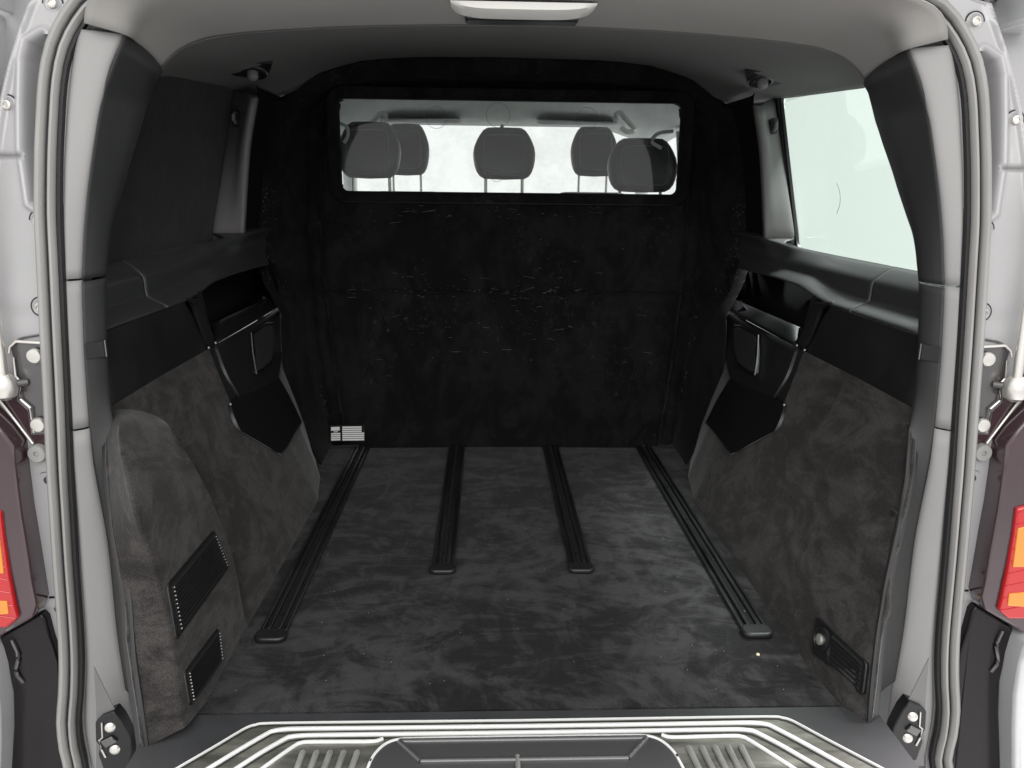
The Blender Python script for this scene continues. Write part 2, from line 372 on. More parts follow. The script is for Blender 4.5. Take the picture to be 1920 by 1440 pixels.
def vent(px, fn, s, nsl, parent_name='vent_grille', socket=False, proud=.004):
    q = [at(*p, fx=fn) for p in px]                      # four corners: rear top, front top, front bottom, rear bottom
    A, B, Cc, D = [np.array(p) for p in q]; n = np.cross(B-A, D-A); n /= np.linalg.norm(n)
    if n[0]*s > 0: n = -n
    def P(a, b): return (A*(1-a)+B*a)*(1-b)+(D*(1-a)+Cc*a)*b
    fr = MB(); out = roundpoly([P(0, 0), P(1, 0), P(1, 1), P(0, 1)], .012)
    fr.prism([p+n*proud for p in out], -n*.02)
    f = fr.build('vent_grille', plastic2, van, bevel=.002, seg=2)
    a0, a1 = (.05, .64) if socket else (.04, .96)
    MB().prism([P(a, b)+n*(proud+.0006) for a, b in ((a0, .06), (a1, .06), (a1, .94), (a0, .94))], -n*.0004).build('vent_opening', void_m, f, smooth=False)
    for k in range(nsl):
        b = .09+.82*(k+.5)/nsl; h = .82/nsl*.34
        m = MB(); pts = []
        o = len(m.v)
        for a in (a0+.015, a1-.015):
            for bb, hh in ((b-h, .0008), (b-h*.3, .0048), (b+h*.8, .003), (b+h, .0008)): m.v.append(tuple(P(a, bb)+n*(proud+hh)))
        for j in range(3): m.f.append((o+j, o+j+1, o+5+j, o+4+j))
        m.f += [(o, o+1, o+2, o+3), (o+7, o+6, o+5, o+4), (o+3, o, o+4, o+7)]
        m.build('slat', plastic, f, smooth=False)
        if not socket:
            for a in (a0+.02, a1-.02):
                c = P(a, b)+n*(proud+.004); MB().lathe(c, n, [(.0016, 0), (.0016, .0016), (.0006, .0024)], 6).build('slat_pin', zinc, f)
    if socket:
        c = P(.82, .47)+n*(proud+.001)
        MB().lathe(c, n, [(.026, -.004), (.026, .003), (.021, .005), (.019, .002), (.012, .002)], 24).build('socket_ring', plastic, f)
        MB().lathe(c, n, [(.012, .001), (.012, .007), (.009, .009), (.004, .0095)], 20).build('socket_plug', zinc, f)
    return f
vent([(310, 1097), (399, 993), (428, 1063), (328, 1203)], HX, -1, 11)
vent([(342, 1261), (407, 1176), (414, 1240), (353, 1328)], HX, -1, 9)
vent([(1630, 1243), (1534, 1154), (1526, 1222), (1622, 1307)], lambda y, z: W(y, z)-.006, 1, 6, socket=True, proud=.006)
for u, v in ((1679, 973), (1707, 810)):
    p = at(u, v, fx=W); m = MB()
    for k in range(4): m.tube([p+[-.004, -.010+k*.006, -.02], p+[-.008, -.010+k*.006, 0], p+[-.004, -.010+k*.006, .02]], .0022, 6)
    m.build('panel_clip', wall_m, van)

# ------------------------------------------------------------------ belt trim, arm rest, speaker, storage box
YS = [(.54, 2.205), (.548, 2.213), (.60, 2.165), (.65, 2.135), (.704, 2.087)]
def prof(y):
    """upper belt profile at depth y: list of (x,z)"""
    zl = itp(y, [(1.6, .704), (2.087, .704), (2.15, .708), (2.22, .716), (2.31, .729), (2.47, .734), (2.75, .731), (2.98, .728)])
    xo = itp(y, [(1.6, .885), (2.2, .883), (2.75, .875), (2.98, .87)])
    k = itp(y, [(1.60, 0), (1.63, .35), (1.69, 1)])            # the step fades out at the rear
    f = itp(y, [(2.3, 1), (2.5, .8), (2.6, .42), (2.68, 0.05), (2.74, 0)])
    x1 = xo+.046*k*(.35+.65*f); x3 = itp(f, [(0, .868), (1, .976)]); zt = itp(f, [(0, .858), (1, .817)])
    x2 = min(x1+.006, x3-.001 if x3 > x1 else x1)
    return [(xo, zl-.004), (xo+.004, zl+.003*k), (xo+(x1-xo)*.75, zl+.018), (x1, zl+.026), (x1+.003, zl+.036),
            (x1+.004 if f > .3 else x1-.004, itp(f, [(0, .80), (1, .772)])), (x1+.012 if f > .3 else x1-.004, itp(f, [(0, .825), (1, .788)])), (x3-.006, zt-.006), (x3+.004, zt), (x3+(.006 if y < 2.59 else .08), zt+.002)]
for s in (-1, 1):
    m = MB(); R_ = []
    cols = [1.59, 1.62, 1.66, 1.70, 1.80, 1.93, 1.965]; cols2 = [1.969, 2.03, 2.087, 2.15, 2.22, 2.31, 2.4, 2.5, 2.58, 2.63, 2.67, 2.75, 2.85, 2.98]
    for cc in (cols, cols2):
        MB().patch([[(s*x, y, z) for x, z in prof(y)] for y in cc], 3, 3).build('belt_ledge', ledge_m, van, solid=.003)
    rows = []
    for z in (.538, .56, .60, .65, .69, .6985):
        y1 = itp(z, YS)-.002
        rows.append([(s*(.8755+.009*(z-.54)/.16), 1.585+(y1-1.585)*t, z) for t in (0, .3, .6, .9, 1)])
    MB().patch(rows, 3, 2).build('belt_panel', plastic, van, solid=.004, label='smooth black plastic panel below the ledge')
    # side strip of the arm rest
    outer = [(347, 559), (363, 573), (373, 600), (391, 652), (410, 703), (432, 758)]
    inner = [(377, 560), (380, 575), (386, 597), (404, 643), (425, 697), (447, 743)]
    FX = lambda y, z: W(y, z)-.004 if z < .545 else .8715+.009*(z-.54)/.16
    po = [at(*p, fx=FX) for p in outer]; pi = [at(*p, fx=FX) for p in inner]
    if s > 0: po = [mir(p) for p in po]; pi = [mir(p) for p in pi]
    inn = lambda p, d: p+np.array([s*d, 0, 0])
    rows = [[inn(a, .012), a, a*.5+b*.5-[s*.002, 0, 0], b, inn(b, .03)] for a, b in zip(po, pi)]
    MB().patch(rows[:4], 2, 4).build('armrest_strip', plastic, van, solid=.002)
    MB().patch([[q+np.array([0, .002, -.004]) for q in r] for r in rows[3:]], 2, 4).build('armrest_strip', plastic, van, solid=.002)
    # tray: floor, back wall, lip
    t0 = np.array([s*.872, 2.27, .551]); t1 = np.array([s*.828, 2.82, .580])
    m = MB()
    b0 = np.array([s*.985, 2.20, .585]); b1 = np.array([s*.93, 2.97, .60])
    up0 = np.array([s*.985, 2.2, .74]); up1 = np.array([s*.93, 2.97, .745])
    m.patch([[t0+[0, -.04, .05], t0+[s*.02, 0, .0], t0+[s*.04, .02, -.02]], [t0+[0, .02, .0], (t0)+[s*.02, .04, .0], t0+[s*.04, .06, -.02]]], 1, 1)
    m.grid([[t0+[s*.0, 0, 0], t1], [t0+[s*.006, 0, .006], t1+[s*.006, 0, .006]], [t0+[s*.024, 0, .006], t1+[s*.024, 0, .006]], [t0+[s*.03, .01, -.018], t1+[s*.03, .01, -.018]], [b0+[0, 0, -.03], b1+[0, 0, -.03]], [up0, up1]])
    m.grid([[t0+[s*.0, -.08, .16], t0+[s*.0, -.04, .06], t0], [up0+[0, -.02, .01], b0+[0, -.02, .05], b0+[0, -.02, -.03]]])
    m.grid([[t1, t1+[0, 0, .15]], [b1, up1]])
    m.build('armrest_tray', recess_d, van, solid=.002)
    q0, q1 = at(397, 610, X=-.905), at(518, 553, X=-.868)
    if s > 0: q0, q1 = mir(q0), mir(q1)
    lipr = [[a+[s*.004, 0, -.004], a+[s*.002, 0, .004], a*.5+b*.5+[0, 0, .004], b, b+[s*.008, .0, -.004], b+[s*.012, .0, -.04]] for a, b in ((t0, q0), (t0*.5+t1*.5, q0*.5+q1*.5), (t1, q1))]
    MB().patch(lipr, 4, 3).build('tray_lip', plastic2, van, solid=.002)
    clip = MB(); c = at(490, 575, X=-.86); c = c if s < 0 else mir(c)
    clip.prism([c, c+[s*-.012, .03, .016], c+[s*.01, .05, .004], c+[s*.02, .02, -.004]], (0, 0, .003)).build('tray_clip', plastic, van)
    # speaker panel (follows the wall)
    px = [(405, 645), (525, 574), (529, 640), (521, 709), (490, 728), (460, 747), (449, 745), (425, 698)]
    SX = lambda y, z: W(y, z)-.012
    def on(u, v, d=.012):
        q = at(u, v, fx=lambda y, z: W(y, z)-d); return q if s < 0 else mir(q)
    bow = lambda t: np.array([s*-.0, 0, 0])
    A = [on(405, 645), on(425, 700), on(449, 744, .008)]; B = [on(525, 574), on(529, 645), on(521, 709)]
    rows = []
    for k, (a, b) in enumerate(zip(A, B)):
        rows.append([a+np.array([s*.02, 0, 0]), a]+[a+(b-a)*t-np.array([s*.006*math.sin(math.pi*t), 0, 0]) for t in (.1, .3, .5, .7, .9)]+[b, b+np.array([s*.03, .004, 0])])
    low = [r_+np.array([s*.02, 0, -.004]) for r_ in rows[-1]]
    MB().patch(rows+[low], 2, 5).build('speaker_panel', plastic, van, solid=.002)
    sp = [(472, 624), (500, 605), (512, 604), (516, 612), (514, 660), (510, 681), (485, 702), (480, 700), (476, 668)]
    pts = roundpoly([on(u, v, .022) for u, v in sp], .012)
    g = MB().prism(pts, (s*.014, 0, 0)).build('speaker_frame', plastic2, van, bevel=.002)
    cen = sum(pts)/len(pts)
    MB().prism([cen+(p-cen)*.86+np.array([-s*.001, 0, 0]) for p in pts], (s*.003, 0, 0)).build('speaker_grille', greyp2 if 'greyp2' in globals() else dtrim, g, bevel=.001)
    MB().tube([on(471, 624, .024), on(474, 660, .024), on(481, 701, .024)], .0022, 6).build('speaker_edge', greyp, g)
    # storage box cover
    tp_ = resamp([(433, 759), (447, 744), (485, 731), (524, 709)], 9); bt_ = resamp([(452, 809), (490, 830), (528, 853), (566, 790)], 9)
    md_ = tp_*.5+bt_*.5; md_[0] = (440, 783); md_[-1] = (546, 748)
    rows = []
    for r_, dd in ((tp_, -.01), (tp_, .009), (tp_*.9+md_*.1, .012), (md_, .013), (bt_*.9+md_*.1, .012), (bt_, .009), (bt_, -.01)):
        q_ = [on(u, v, dd) for u, v in r_]; rows.append([q_[0]+[s*.02, 0, 0]]+q_+[q_[-1]+[s*.03, .0, 0]])
    MB().patch(rows, 2, 2).build('storage_box_cover', plastic2, van, sm_angle=30)
    MB().tube([on(452, 809, .010), on(490, 831, .010), on(527, 853, .010)], .0016, 6).build('cover_edge', greyp, van)
    for (u, v) in ((404, 643), (391, 652), (432, 758)):
        c = on(u, v, .012); MB().lathe(c, (-s, -.4, .3), [(.004, 0), (.004, .002), (.002, .0035)], 8).build('trim_pin', zinc, van)

# ------------------------------------------------------------------ rear pillars: reveal and inner trim, one plastic in lit and shaded tones
def L_(px, s, off=.0, dx=0):
    out = []
    for u, v in px:
        q = at(u, v, fy=lambda z: yb(z)+off); q = q+np.array([dx, 0, 0]); out.append(q if s < 0 else mir(q))
    return out
A_px = [(233, 65), (213, 97), (197, 143), (182, 207), (170, 283), (160, 360), (154, 433), (152, 480), (150, 533), (155, 667), (163, 783), (173, 870), (201, 1021), (219, 1202), (238, 1323), (246, 1400), (250, 1440)]
SEAL_px = [(117, 53), (110, 110), (103, 173), (100, 233), (97, 300), (96.5, 400), (100, 480), (107, 633), (112, 733), (118, 880), (129, 1061), (135, 1142), (140, 1222), (139, 1283), (134, 1343), (139, 1396), (149, 1440)]
def resz(pts, zs):
    P = np.array(sorted(map(tuple, pts), key=lambda p: p[2])); return np.array([[np.interp(z, P[:, 2], P[:, k]) for k in range(3)] for z in zs])
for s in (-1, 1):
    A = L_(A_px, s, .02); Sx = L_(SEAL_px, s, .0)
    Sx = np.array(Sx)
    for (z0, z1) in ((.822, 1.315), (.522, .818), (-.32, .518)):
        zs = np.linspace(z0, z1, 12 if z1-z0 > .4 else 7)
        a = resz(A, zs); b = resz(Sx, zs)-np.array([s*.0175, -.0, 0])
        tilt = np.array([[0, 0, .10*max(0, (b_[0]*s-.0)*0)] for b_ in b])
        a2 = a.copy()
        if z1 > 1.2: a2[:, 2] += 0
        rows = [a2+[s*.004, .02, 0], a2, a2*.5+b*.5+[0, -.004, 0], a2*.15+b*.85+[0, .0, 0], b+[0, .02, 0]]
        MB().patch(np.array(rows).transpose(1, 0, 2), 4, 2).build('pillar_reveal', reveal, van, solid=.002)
    # dark inner trim
    XB = [(1.3, .79), (1.25, .795), (1.18, .80), (1.1, .815), (1.0, .85), (.9, .915), (.84, .955), (.79, .93), (.74, .89), (.54, .874)]
    B_px = [(302, 127), (293, 143), (277, 187), (260, 247), (243, 300), (230, 347), (213, 400), (202, 433), (197, 480), (193, 517), (192, 560), (193, 633), (198, 733)]
    B = []
    for u, v in B_px:
        q = at(u, v, fx=lambda y, z: itp(z, XB)); B.append(q if s < 0 else mir(q))
    E_ = EDGE_L if s < 0 else EDGE_R
    for z in (.50, .42, .34, .25, .15, .05, -.02): y = itp(z, E_); B.append(np.array([s*(W(y, z)-.011), y-.002, z]))
    for (z0, z1) in ((.8205, 1.25), (-.02, .8195)):
        zs = np.linspace(z0, z1, 14 if z0 > .5 else 20)
        b = resz(B, zs); a = resz(A, zs-.03*(zs < .2)*(0))
        if z0 < 0:
            za = np.interp(zs, [-.02, .3, .82], [-.08, .27, .815]); a = resz(A, za)
        a = a+[-s*.001, .004, 0]
        nrm = np.array([-s*.012, .004, 0])
        rows = [a+[s*.0, .0, 0], a*.8+b*.2+nrm, a*.5+b*.5+nrm*1.6, a*.2+b*.8+nrm, b, b+[s*.03, .02, 0]]
        rows = np.array(rows).transpose(1, 0, 2)
        if z1 > 1.2:      # top edge rises to meet the header corner
            top = np.array([at(*p, Y=y) for p, y in (((233, 66), 1.62), ((252, 76), 1.67), ((272, 92), 1.73), ((290, 110), 1.79), ((301, 126), 1.83), ((303, 135), 1.86))])
            if s > 0: top = np.array([mir(p) for p in top])
            rows = np.concatenate([rows[:-2], [top]])
        MB().patch(rows, 4, 3).build('rear_pillar_trim', dtrim, van, solid=.003)
    # belt guide clip outline near the top
    cp_ = [(277, 120), (284, 124), (288, 135), (283, 158), (274, 176), (266, 173), (261, 165)]
    P_ = []
    for u, v in cp_:
        q = at(u, v, fx=lambda y, z: itp(z, XB)-.018); P_.append(q if s < 0 else mir(q))
    MB().tube(catmull(P_, 3), .0022, 6).build('trim_clip', plastic2, van)
    # small latch slot low on the dark trim
    q = np.array(resz(B, [.66])[0])*.5+np.array(resz(A, [.66])[0])*.5+np.array([-s*.022, 0, 0])
    MB().prism([q+[s*.0, 0, 0], q+[s*.022, -.03, 0], q+[s*.022, -.03, .034], q+[0, 0, .034]], (s*-.003, -.003, 0)).build('trim_flap', plastic, van, bevel=.001)
    MB().tube([q+[-s*.004, 0, 0], q+[-s*.004, 0, .034]], .0015, 6).build('flap_edge', greyp, van)

# ------------------------------------------------------------------ front pillars of the bay, side window, blanking panel
XW = lambda y, z: 1.0-.125*(z-.82)
for s in (-1, 1):
    o_px = [(438, 168), (424, 267), (414, 333), (404, 400), (400, 438)]
    i_px = [(481, 183), (467, 267), (461, 345), (458, 400), (456, 434)]
    O_ = [at(*p, fx=lambda y, z: XW(y, z)-.012) for p in o_px]; I_ = [at(*p, Y=2.645) for p in i_px]
    if s > 0: O_ = [mir(p) for p in O_]; I_ = [mir(p) for p in I_]
    rows = []
    for a, b in zip(O_, I_):
        rows.append([a+[s*.03, .03, 0], a, a+[-s*.008, -.012, 0], a*.5+b*.5+[0, -.006, 0], b+[s*.02, -.002, 0], b, b+[s*.002, .03, 0]])
    rows.append([p_+np.array([s*.012, .035, -.05]) for p_ in rows[-1]])
    MB().patch(rows, 4, 4).build('side_pillar_trim', greyp, van, solid=.002)
    rows = [[b+[s*.003, .026, 0], b+[s*.02, .12, 0], [s*(itp(b[2], [(.85, .934), (1.097, .903), (1.3, .842)])-.03), 3.0, b[2]]] for b in I_]
    rows = [[p+np.array([0, 0, .04]) for p in rows[0]]]+rows+[[p-np.array([0, 0, .03]) for p in rows[-1]]]
    MB().patch(rows, 2, 2).build('pillar_return', recess_d, van, solid=.003)
    # hook on the pillar
    c = at(443, 222, Y=2.70); c = c if s < 0 else mir(c); c = c+np.array([0, -.0, 0])
    h = MB().prism([c+[a, -.012, b] for a, b in rrect(0, 0, .026, .052, .01)], (0, .018, 0)).build('pillar_hook', plastic2, van, bevel=.002)
    MB().tube([c+[0, -.014, -.014], c+[0, -.030, -.006], c+[0, -.030, .008], c+[0, -.014, .016]], .006, 8, up=(1, 0, 0)).build('hook_loop', greyp, h)
def win_ring(px, s, off):
    P = [at(u, v, fx=lambda y, z: XW(y, z)-off) for u, v in px]; return P
# right: glazed window
gpx = [(1465, 180), (1497, 467), (1712, 510)]
G3 = win_ring(gpx, 1, 0)
yz_ = [(G3[0][1], G3[0][2]), (G3[1][1], G3[1][2])]
zt_ = at(1630, 160, fx=XW); zt_ = zt_[2]
cor = [(G3[0][1], G3[0][2]), (G3[1][1], G3[1][2]), (1.66, G3[2][2]-.001), (1.70, zt_-.02)]
def wpt(y, z, off=0): return np.array([XW(y, z)-off, y, z])
ring = roundpoly([wpt(y, z) for y, z in cor], .035, 6)
gl = MB().prism(ring, (.0006, 0, 0)).build('side_window', glass_side, van, smooth=False)
pr = [(-.006, -.006), (.010, -.008), (.024, -.002), (.026, .012), (-.006, .012)]
cy2 = ring+ring[:2]
cen = sum(ring)/len(ring)
def offring(r, d, dx): 
    out = []
    n = len(r)
    for i in range(n):
        t = r[(i+1) % n]-r[i-1]; nn = np.cross(t, [1, 0, 0]); nn /= np.linalg.norm(nn)+1e-9
        if np.dot(nn, r[i]-cen) < 0: nn = -nn
        out.append(r[i]+nn*d+np.array([dx, 0, 0]))
    return out+out[:1]
def band(r, spec): return MB().grid([offring(r, d, dx) for d, dx in spec])
MB().tube(catmull([at(u, v, fx=XW)-[.002, 0, 0] for u, v in ((1570, 343), (1576, 362), (1576, 382), (1570, 401))], 4), .0007, 5).build('glass_scratch', greyp, gl)
band(ring, [(-.004, .004), (-.004, -.006), (.006, -.008), (.010, -.004)]).build('window_rubber', rubberd, gl)
band(ring, [(.010, -.003), (.012, -.010), (.026, -.014), (.040, -.010), (.044, .01)]).build('window_surround', dtrim, gl)
# left: blanked window covered in suede
bc = [at(434, 164, fx=XW), at(399, 449, fx=XW)]
bz = at(203, 496, fx=XW)[2]; tz = at(306, 143, fx=XW)[2]
cor = [(bc[0][1], bc[0][2]), (bc[1][1], bc[1][2]), (1.66, bz-.002), (1.70, tz-.025)]
ringL = [mir(p) for p in roundpoly([wpt(y, z, .014) for y, z in cor], .04, 6)]
bp_ = MB().prism(ringL, (-.012, 0, 0)).build('window_blanking_panel', blank_m, van, bevel=.004, label='black suede panel covering the left window')
cen = sum(ringL)/len(ringL)
band(ringL, [(.001, -.004), (.003, .004), (.012, .004), (.020, -.004), (.024, -.02)]).build('window_surround', greyp, bp_)

# ------------------------------------------------------------------ partition
SIL = [(-.04, .75), (.08, .816), (.30, .865), (.42, .862), (.55, .865), (.69, .92), (.85, .934), (1.097, .903), (1.30, .842), (1.318, .79), (1.337, .745), (1.392, .666), (1.425, .57), (1.439, .513), (1.449, .42), (1.455, .324), (1.458, .15), (1.459, .01)]
def xo(z): return itp(z, SIL)
_lo = [at(u, v, Y=2.74) for u, v in ((600, 866), (578, 835), (560, 800), (543, 750), (530, 700), (526, 640), (524, 590))]
SIL = [(-.04, .66)]+[(q[2], -q[0]) for q in _lo if q[2] > -.03]+[(.66, .885), (.72, .92)]+[p for p in SIL if p[0] >= .85]
def ztop(x): return itp(abs(x), [(0, 1.459), (.324, 1.455), (.513, 1.439), (.666, 1.392), (.745, 1.337), (.842, 1.30), (.95, 1.1)])
def ss(a, b, x): t = min(1, max(0, (x-a)/(b-a))); return t*t*(3-2*t)
SILF = [(-.04, .76), (.08, .816), (.30, .865), (.42, .875), (.55, .885), (.69, .92)]+[p for p in SIL if p[0] >= .85]
def xof(z): return itp(z, SILF)
def xg(z): return itp(z, [(-.04, .690), (.4, .735), (.85, .755), (1.2, .735), (1.3, .715)])
def flank(x, z):
    e = min(xg(z)-abs(x), ztop(x)-z-.072 if abs(x) < .8 else 9)
    wd = xof(z)-xg(z) if xg(z)-abs(x) < .03 and z < 1.30 else .072
    return e, min(1, max(0, -e/wd))
def py(x, z):
    e, t_ = flank(x, z)
    y = 2.955+.03*math.cos(x*1.7)
    y -= (.02+.17*ss(.80, .50, z))*ss(.05, 1, t_)+.035*ss(.02, .3, t_)
    y += .035*ss(.93, 1, t_)
    y += .020*math.exp(-(e/.011)**2)+.012*math.exp(-((e-.052)/.007)**2)
    y -= .030*ss(.055, .082, e)
    y += .010*math.exp(-((z-.62)/.006)**2)*ss(.06, .09, e)-.010*ss(.625, .60, z)*ss(.06, .12, e)
    wx = max(0, abs(x-.018)-.63); wz = max(0, .985-z, z-1.32); dw = math.hypot(wx, wz)
    y += .022*(1-ss(.012, .035, dw))
    y -= .014*math.exp(-((z-.0)/.05)**2)
    y += .0022*math.sin(x*13+z*5)*math.sin(z*11+x*3)
    return y
wr = rrect(.018, 1.1525, 1.262, .338, .03, 8)
def inwin(x, z):
    ax = abs(x-.018); az = abs(z-1.1525); hx, hz, r = .628, .166, .03
    if ax > hx or az > hz: return False
    if ax > hx-r and az > hz-r: return math.hypot(ax-hx+r, az-hz+r) < r
    return True
zs = np.unique(np.r_[np.linspace(-.04, 1.30, 118), np.linspace(.61, .63, 7), np.linspace(1.30, 1.459, 26)])
us = np.sin(np.linspace(-1, 1, 151)*math.pi/2*.98)/math.sin(math.pi/2*.98)
m = MB(); idx = {}
for i, z in enumerate(zs):
    for j, u_ in enumerate(us):
        x = u_*xof(z); yy_ = py(x, z)+random.gauss(0, .0008); t_ = flank(x, z)[1] if z < 1.2 else 0
        m.v.append((x-math.copysign((xof(z)-xo(z))*t_, x) if z < 1.2 else x, yy_, z))
n = len(us)
for i in range(len(zs)-1):
    for j in range(n-1):
        q = [i*n+j, i*n+j+1, (i+1)*n+j+1, (i+1)*n+j]
        cx_ = sum(m.v[k][0] for k in q)/4; cz_ = sum(m.v[k][2] for k in q)/4
        if not inwin(cx_, cz_): m.f.append(tuple(q))
part = m.build('partition', black_m, van, solid=.004, label='black carpeted bulkhead with a wide window')
yw = 2.95
wring = [np.array([x, yw, z]) for x, z in wr]; wring = wring+wring[:1]
def wband(spec):
    out = []
    for d, dy in spec:
        r = rrect(.018, 1.1525, 1.262+2*d, .338+2*d, .03+max(d, -.02), 8); r = r+r[:1]
        out.append([(x, yw+dy+.03*math.cos(x*1.7)-.03, z) for x, z in r])
    return MB().grid(out)
wband([(-.008, .03), (-.008, .0), (0, -.012), (.012, -.018), (.03, -.016), (.034, .02)]).build('window_frame', black_m, part)
pane = [np.array([x, yw+.02, z]) for x, z in rrect(.018, 1.1525, 1.262, .338, .03, 8)]
MB().prism(pane, (0, .004, 0)).build('window_pane', glass_part, part, smooth=False)
# base edge strip (slightly crumpled, catches the light)
pth = [np.array([x, 2.962-.06*(abs(x)/.7)**2+.0015*math.sin(x*31), .006+.003*math.sin(x*17)]) for x in np.linspace(-.69, .73, 50)]
MB().sweep(pth, [(-.004, -.004), (.004, -.004), (.004, .006), (-.004, .006)], up=(0, 0, 1)).build('base_edge_strip', plastic, part)
# small printed label: white bars
lab = MB(); bars = []
def lp(a, b):
    q = at(620+a*62, 797+b*30, Y=2.90)
    for _ in range(8): q = at(620+a*62, 797+b*30, Y=min(py(-.52, .07), py(-.6, .05), py(-.45, .07))-.006)
    return q
o = len(lab.v)
base = [lp(-.02, 0), lp(1.02, -.03), lp(1.02, 1.0), lp(-.02, 1.03)]
lb = MB().prism([p+[0, -.004, 0] for p in base], (0, .003, 0)).build('printed_label', plastic2, van, smooth=False, label='small black label with white printed bars')
def bar(a0, a1, b0, b1): MB().prism([lp(a0, b0)+[0, -.0055, 0], lp(a1, b0-.02)+[0, -.0055, 0], lp(a1, b1-.02)+[0, -.0055, 0], lp(a0, b1)+[0, -.0055, 0]], (0, .001, 0)).build('printed_bar', white_p, lb, smooth=False)
bar(.02, .28, .10, .33); bar(.10, .22, .38, .43)
for k in range(4): bar(.02, .30, .48+k*.125, .57+k*.125)
for k in range(7): bar(.36, .94 if k < 3 else 1.02, .07+k*.13, .165+k*.13)

# ------------------------------------------------------------------ header trim, headliner, lamp
cr_px = [(302, 127), (318, 108), (340, 90), (368, 77), (400, 68), (455, 61), (520, 56), (610, 51), (700, 48), (830, 46), (958, 45)]
cr = [at(*p, Y=1.845) for p in cr_px]; cr[-1][0] = 0
cr = np.array(cr); cr[:, 0] -= np.linspace(0, cr[-1, 0], len(cr))
full = np.concatenate([resamp(cr, 30), [mir(p) for p in resamp(cr, 30)[::-1][1:]]])
re_ = np.array([(-.835, 1.575, 1.288), (-.822, 1.575, 1.325), (-.79, 1.578, 1.352), (-.73, 1.58, 1.372), (-.6, 1.585, 1.383), (-.4, 1.59, 1.39), (-.2, 1.59, 1.393), (0, 1.59, 1.394)])
# side flank of the header ends on the pillar: from (157,43) over (233,63) to (302,127)
lowl = np.array([at(157, 43, Y=1.58), at(195, 53, Y=1.59), at(233, 64, Y=1.61), at(268, 88, Y=1.72), at(302, 127, Y=1.845)])
rows = []
for k, t in enumerate((0, .25, .5, .75, 1)):
    rr = resamp(re_, 24)*(1-t)+resamp(cr, 24)*t
    rr[:, 2] += -.012*math.sin(math.pi*t)*np.linspace(1, .2, 24)
    st = resamp(lowl, 5)[k]
    wgt = np.exp(-(np.arange(24)/3.0)**1.6)[:, None]
    rr = rr+wgt*(st-rr[0])
    rows.append(np.concatenate([rr, [mir(p) for p in rr[::-1][1:]]]))
hd = MB().patch(rows, 2, 5).build('header_trim', header_m, van, solid=.003)
# headliner from the crease forward
pt = [(-.842, 1.30), (-.79, 1.32), (-.745, 1.338), (-.70, 1.368), (-.666, 1.393), (-.60, 1.418), (-.513, 1.441), (-.42, 1.451), (-.324, 1.457), (-.15, 1.46), (0, 1.461)]
pt = np.array([(x, 2.99, z+.004) for x, z in pt])
rows = []
for y in (1.847, 1.88, 1.95, 2.1, 2.25, 2.45, 2.6, 2.72, 2.85, 2.99):
    t = (y-1.847)/(2.99-1.847)
    te = t**.85
    rr = resamp(cr, 26)*(1-te)+resamp(pt, 26)*te; rr[:, 1] = y
    ex = itp(y, [(1.84, .787), (1.95, .87), (2.1, .915), (2.25, .945), (2.6, .95), (2.74, .945), (2.80, .92), (2.99, .86)])
    ez = itp(y, [(1.84, 1.254), (2.0, 1.262), (2.25, 1.284), (2.7, 1.313), (2.82, 1.318), (2.99, 1.312)])
    wgt = np.exp(-(np.arange(26)/3.2)**1.7)[:, None]
    rr = rr+wgt*(np.array([-ex, y, ez])-rr[0])
    if y == 1.847: rr = resamp(cr, 26)+[0, .002, 0]
    rows.append(np.concatenate([rr, [mir(p) for p in rr[::-1][1:]]]))
HL = rows
MB().patch(rows, 2, 4).build('headliner', roof_m, van, solid=.004)
# interior lamp set in the header
lx0, lx1 = at(845, 25, Y=1.70)[0], at(1118, 25, Y=1.70)[0]; lc = (lx0+lx1)/2; lw = lx1-lx0
zc = at(980, 30, Y=1.735)[2]
mod = []
for t in np.linspace(-1, 1, 21):
    x = lc+t*lw/2; k = (1-abs(t)**5); mod.append((x, k))
up_ = [(x, 1.668, zc+.012) for x, k in mod]
prof_l = []
lens = MB().grid([[(x, 1.684, zc+.016) for x, k in mod], [(x, 1.688, zc+.003+.012*(1-k)) for x, k in mod], [(x, 1.71, zc-.001+.016*(1-k)) for x, k in mod], [(x, 1.765, zc-.001+.014*(1-k)) for x, k in mod], [(x, 1.775, zc+.014) for x, k in mod]])
hs = MB().box((lc, 1.80, zc+.010), (lw*.82, .055, .022)).build('interior_lamp', plastic2, van, bevel=.006, seg=3)
lens.build('lamp_lens', lens_w, hs)
MB().box((lc, 1.842, zc+.009), (lw*.80, .03, .008)).build('lamp_housing', greyp, hs, bevel=.003)

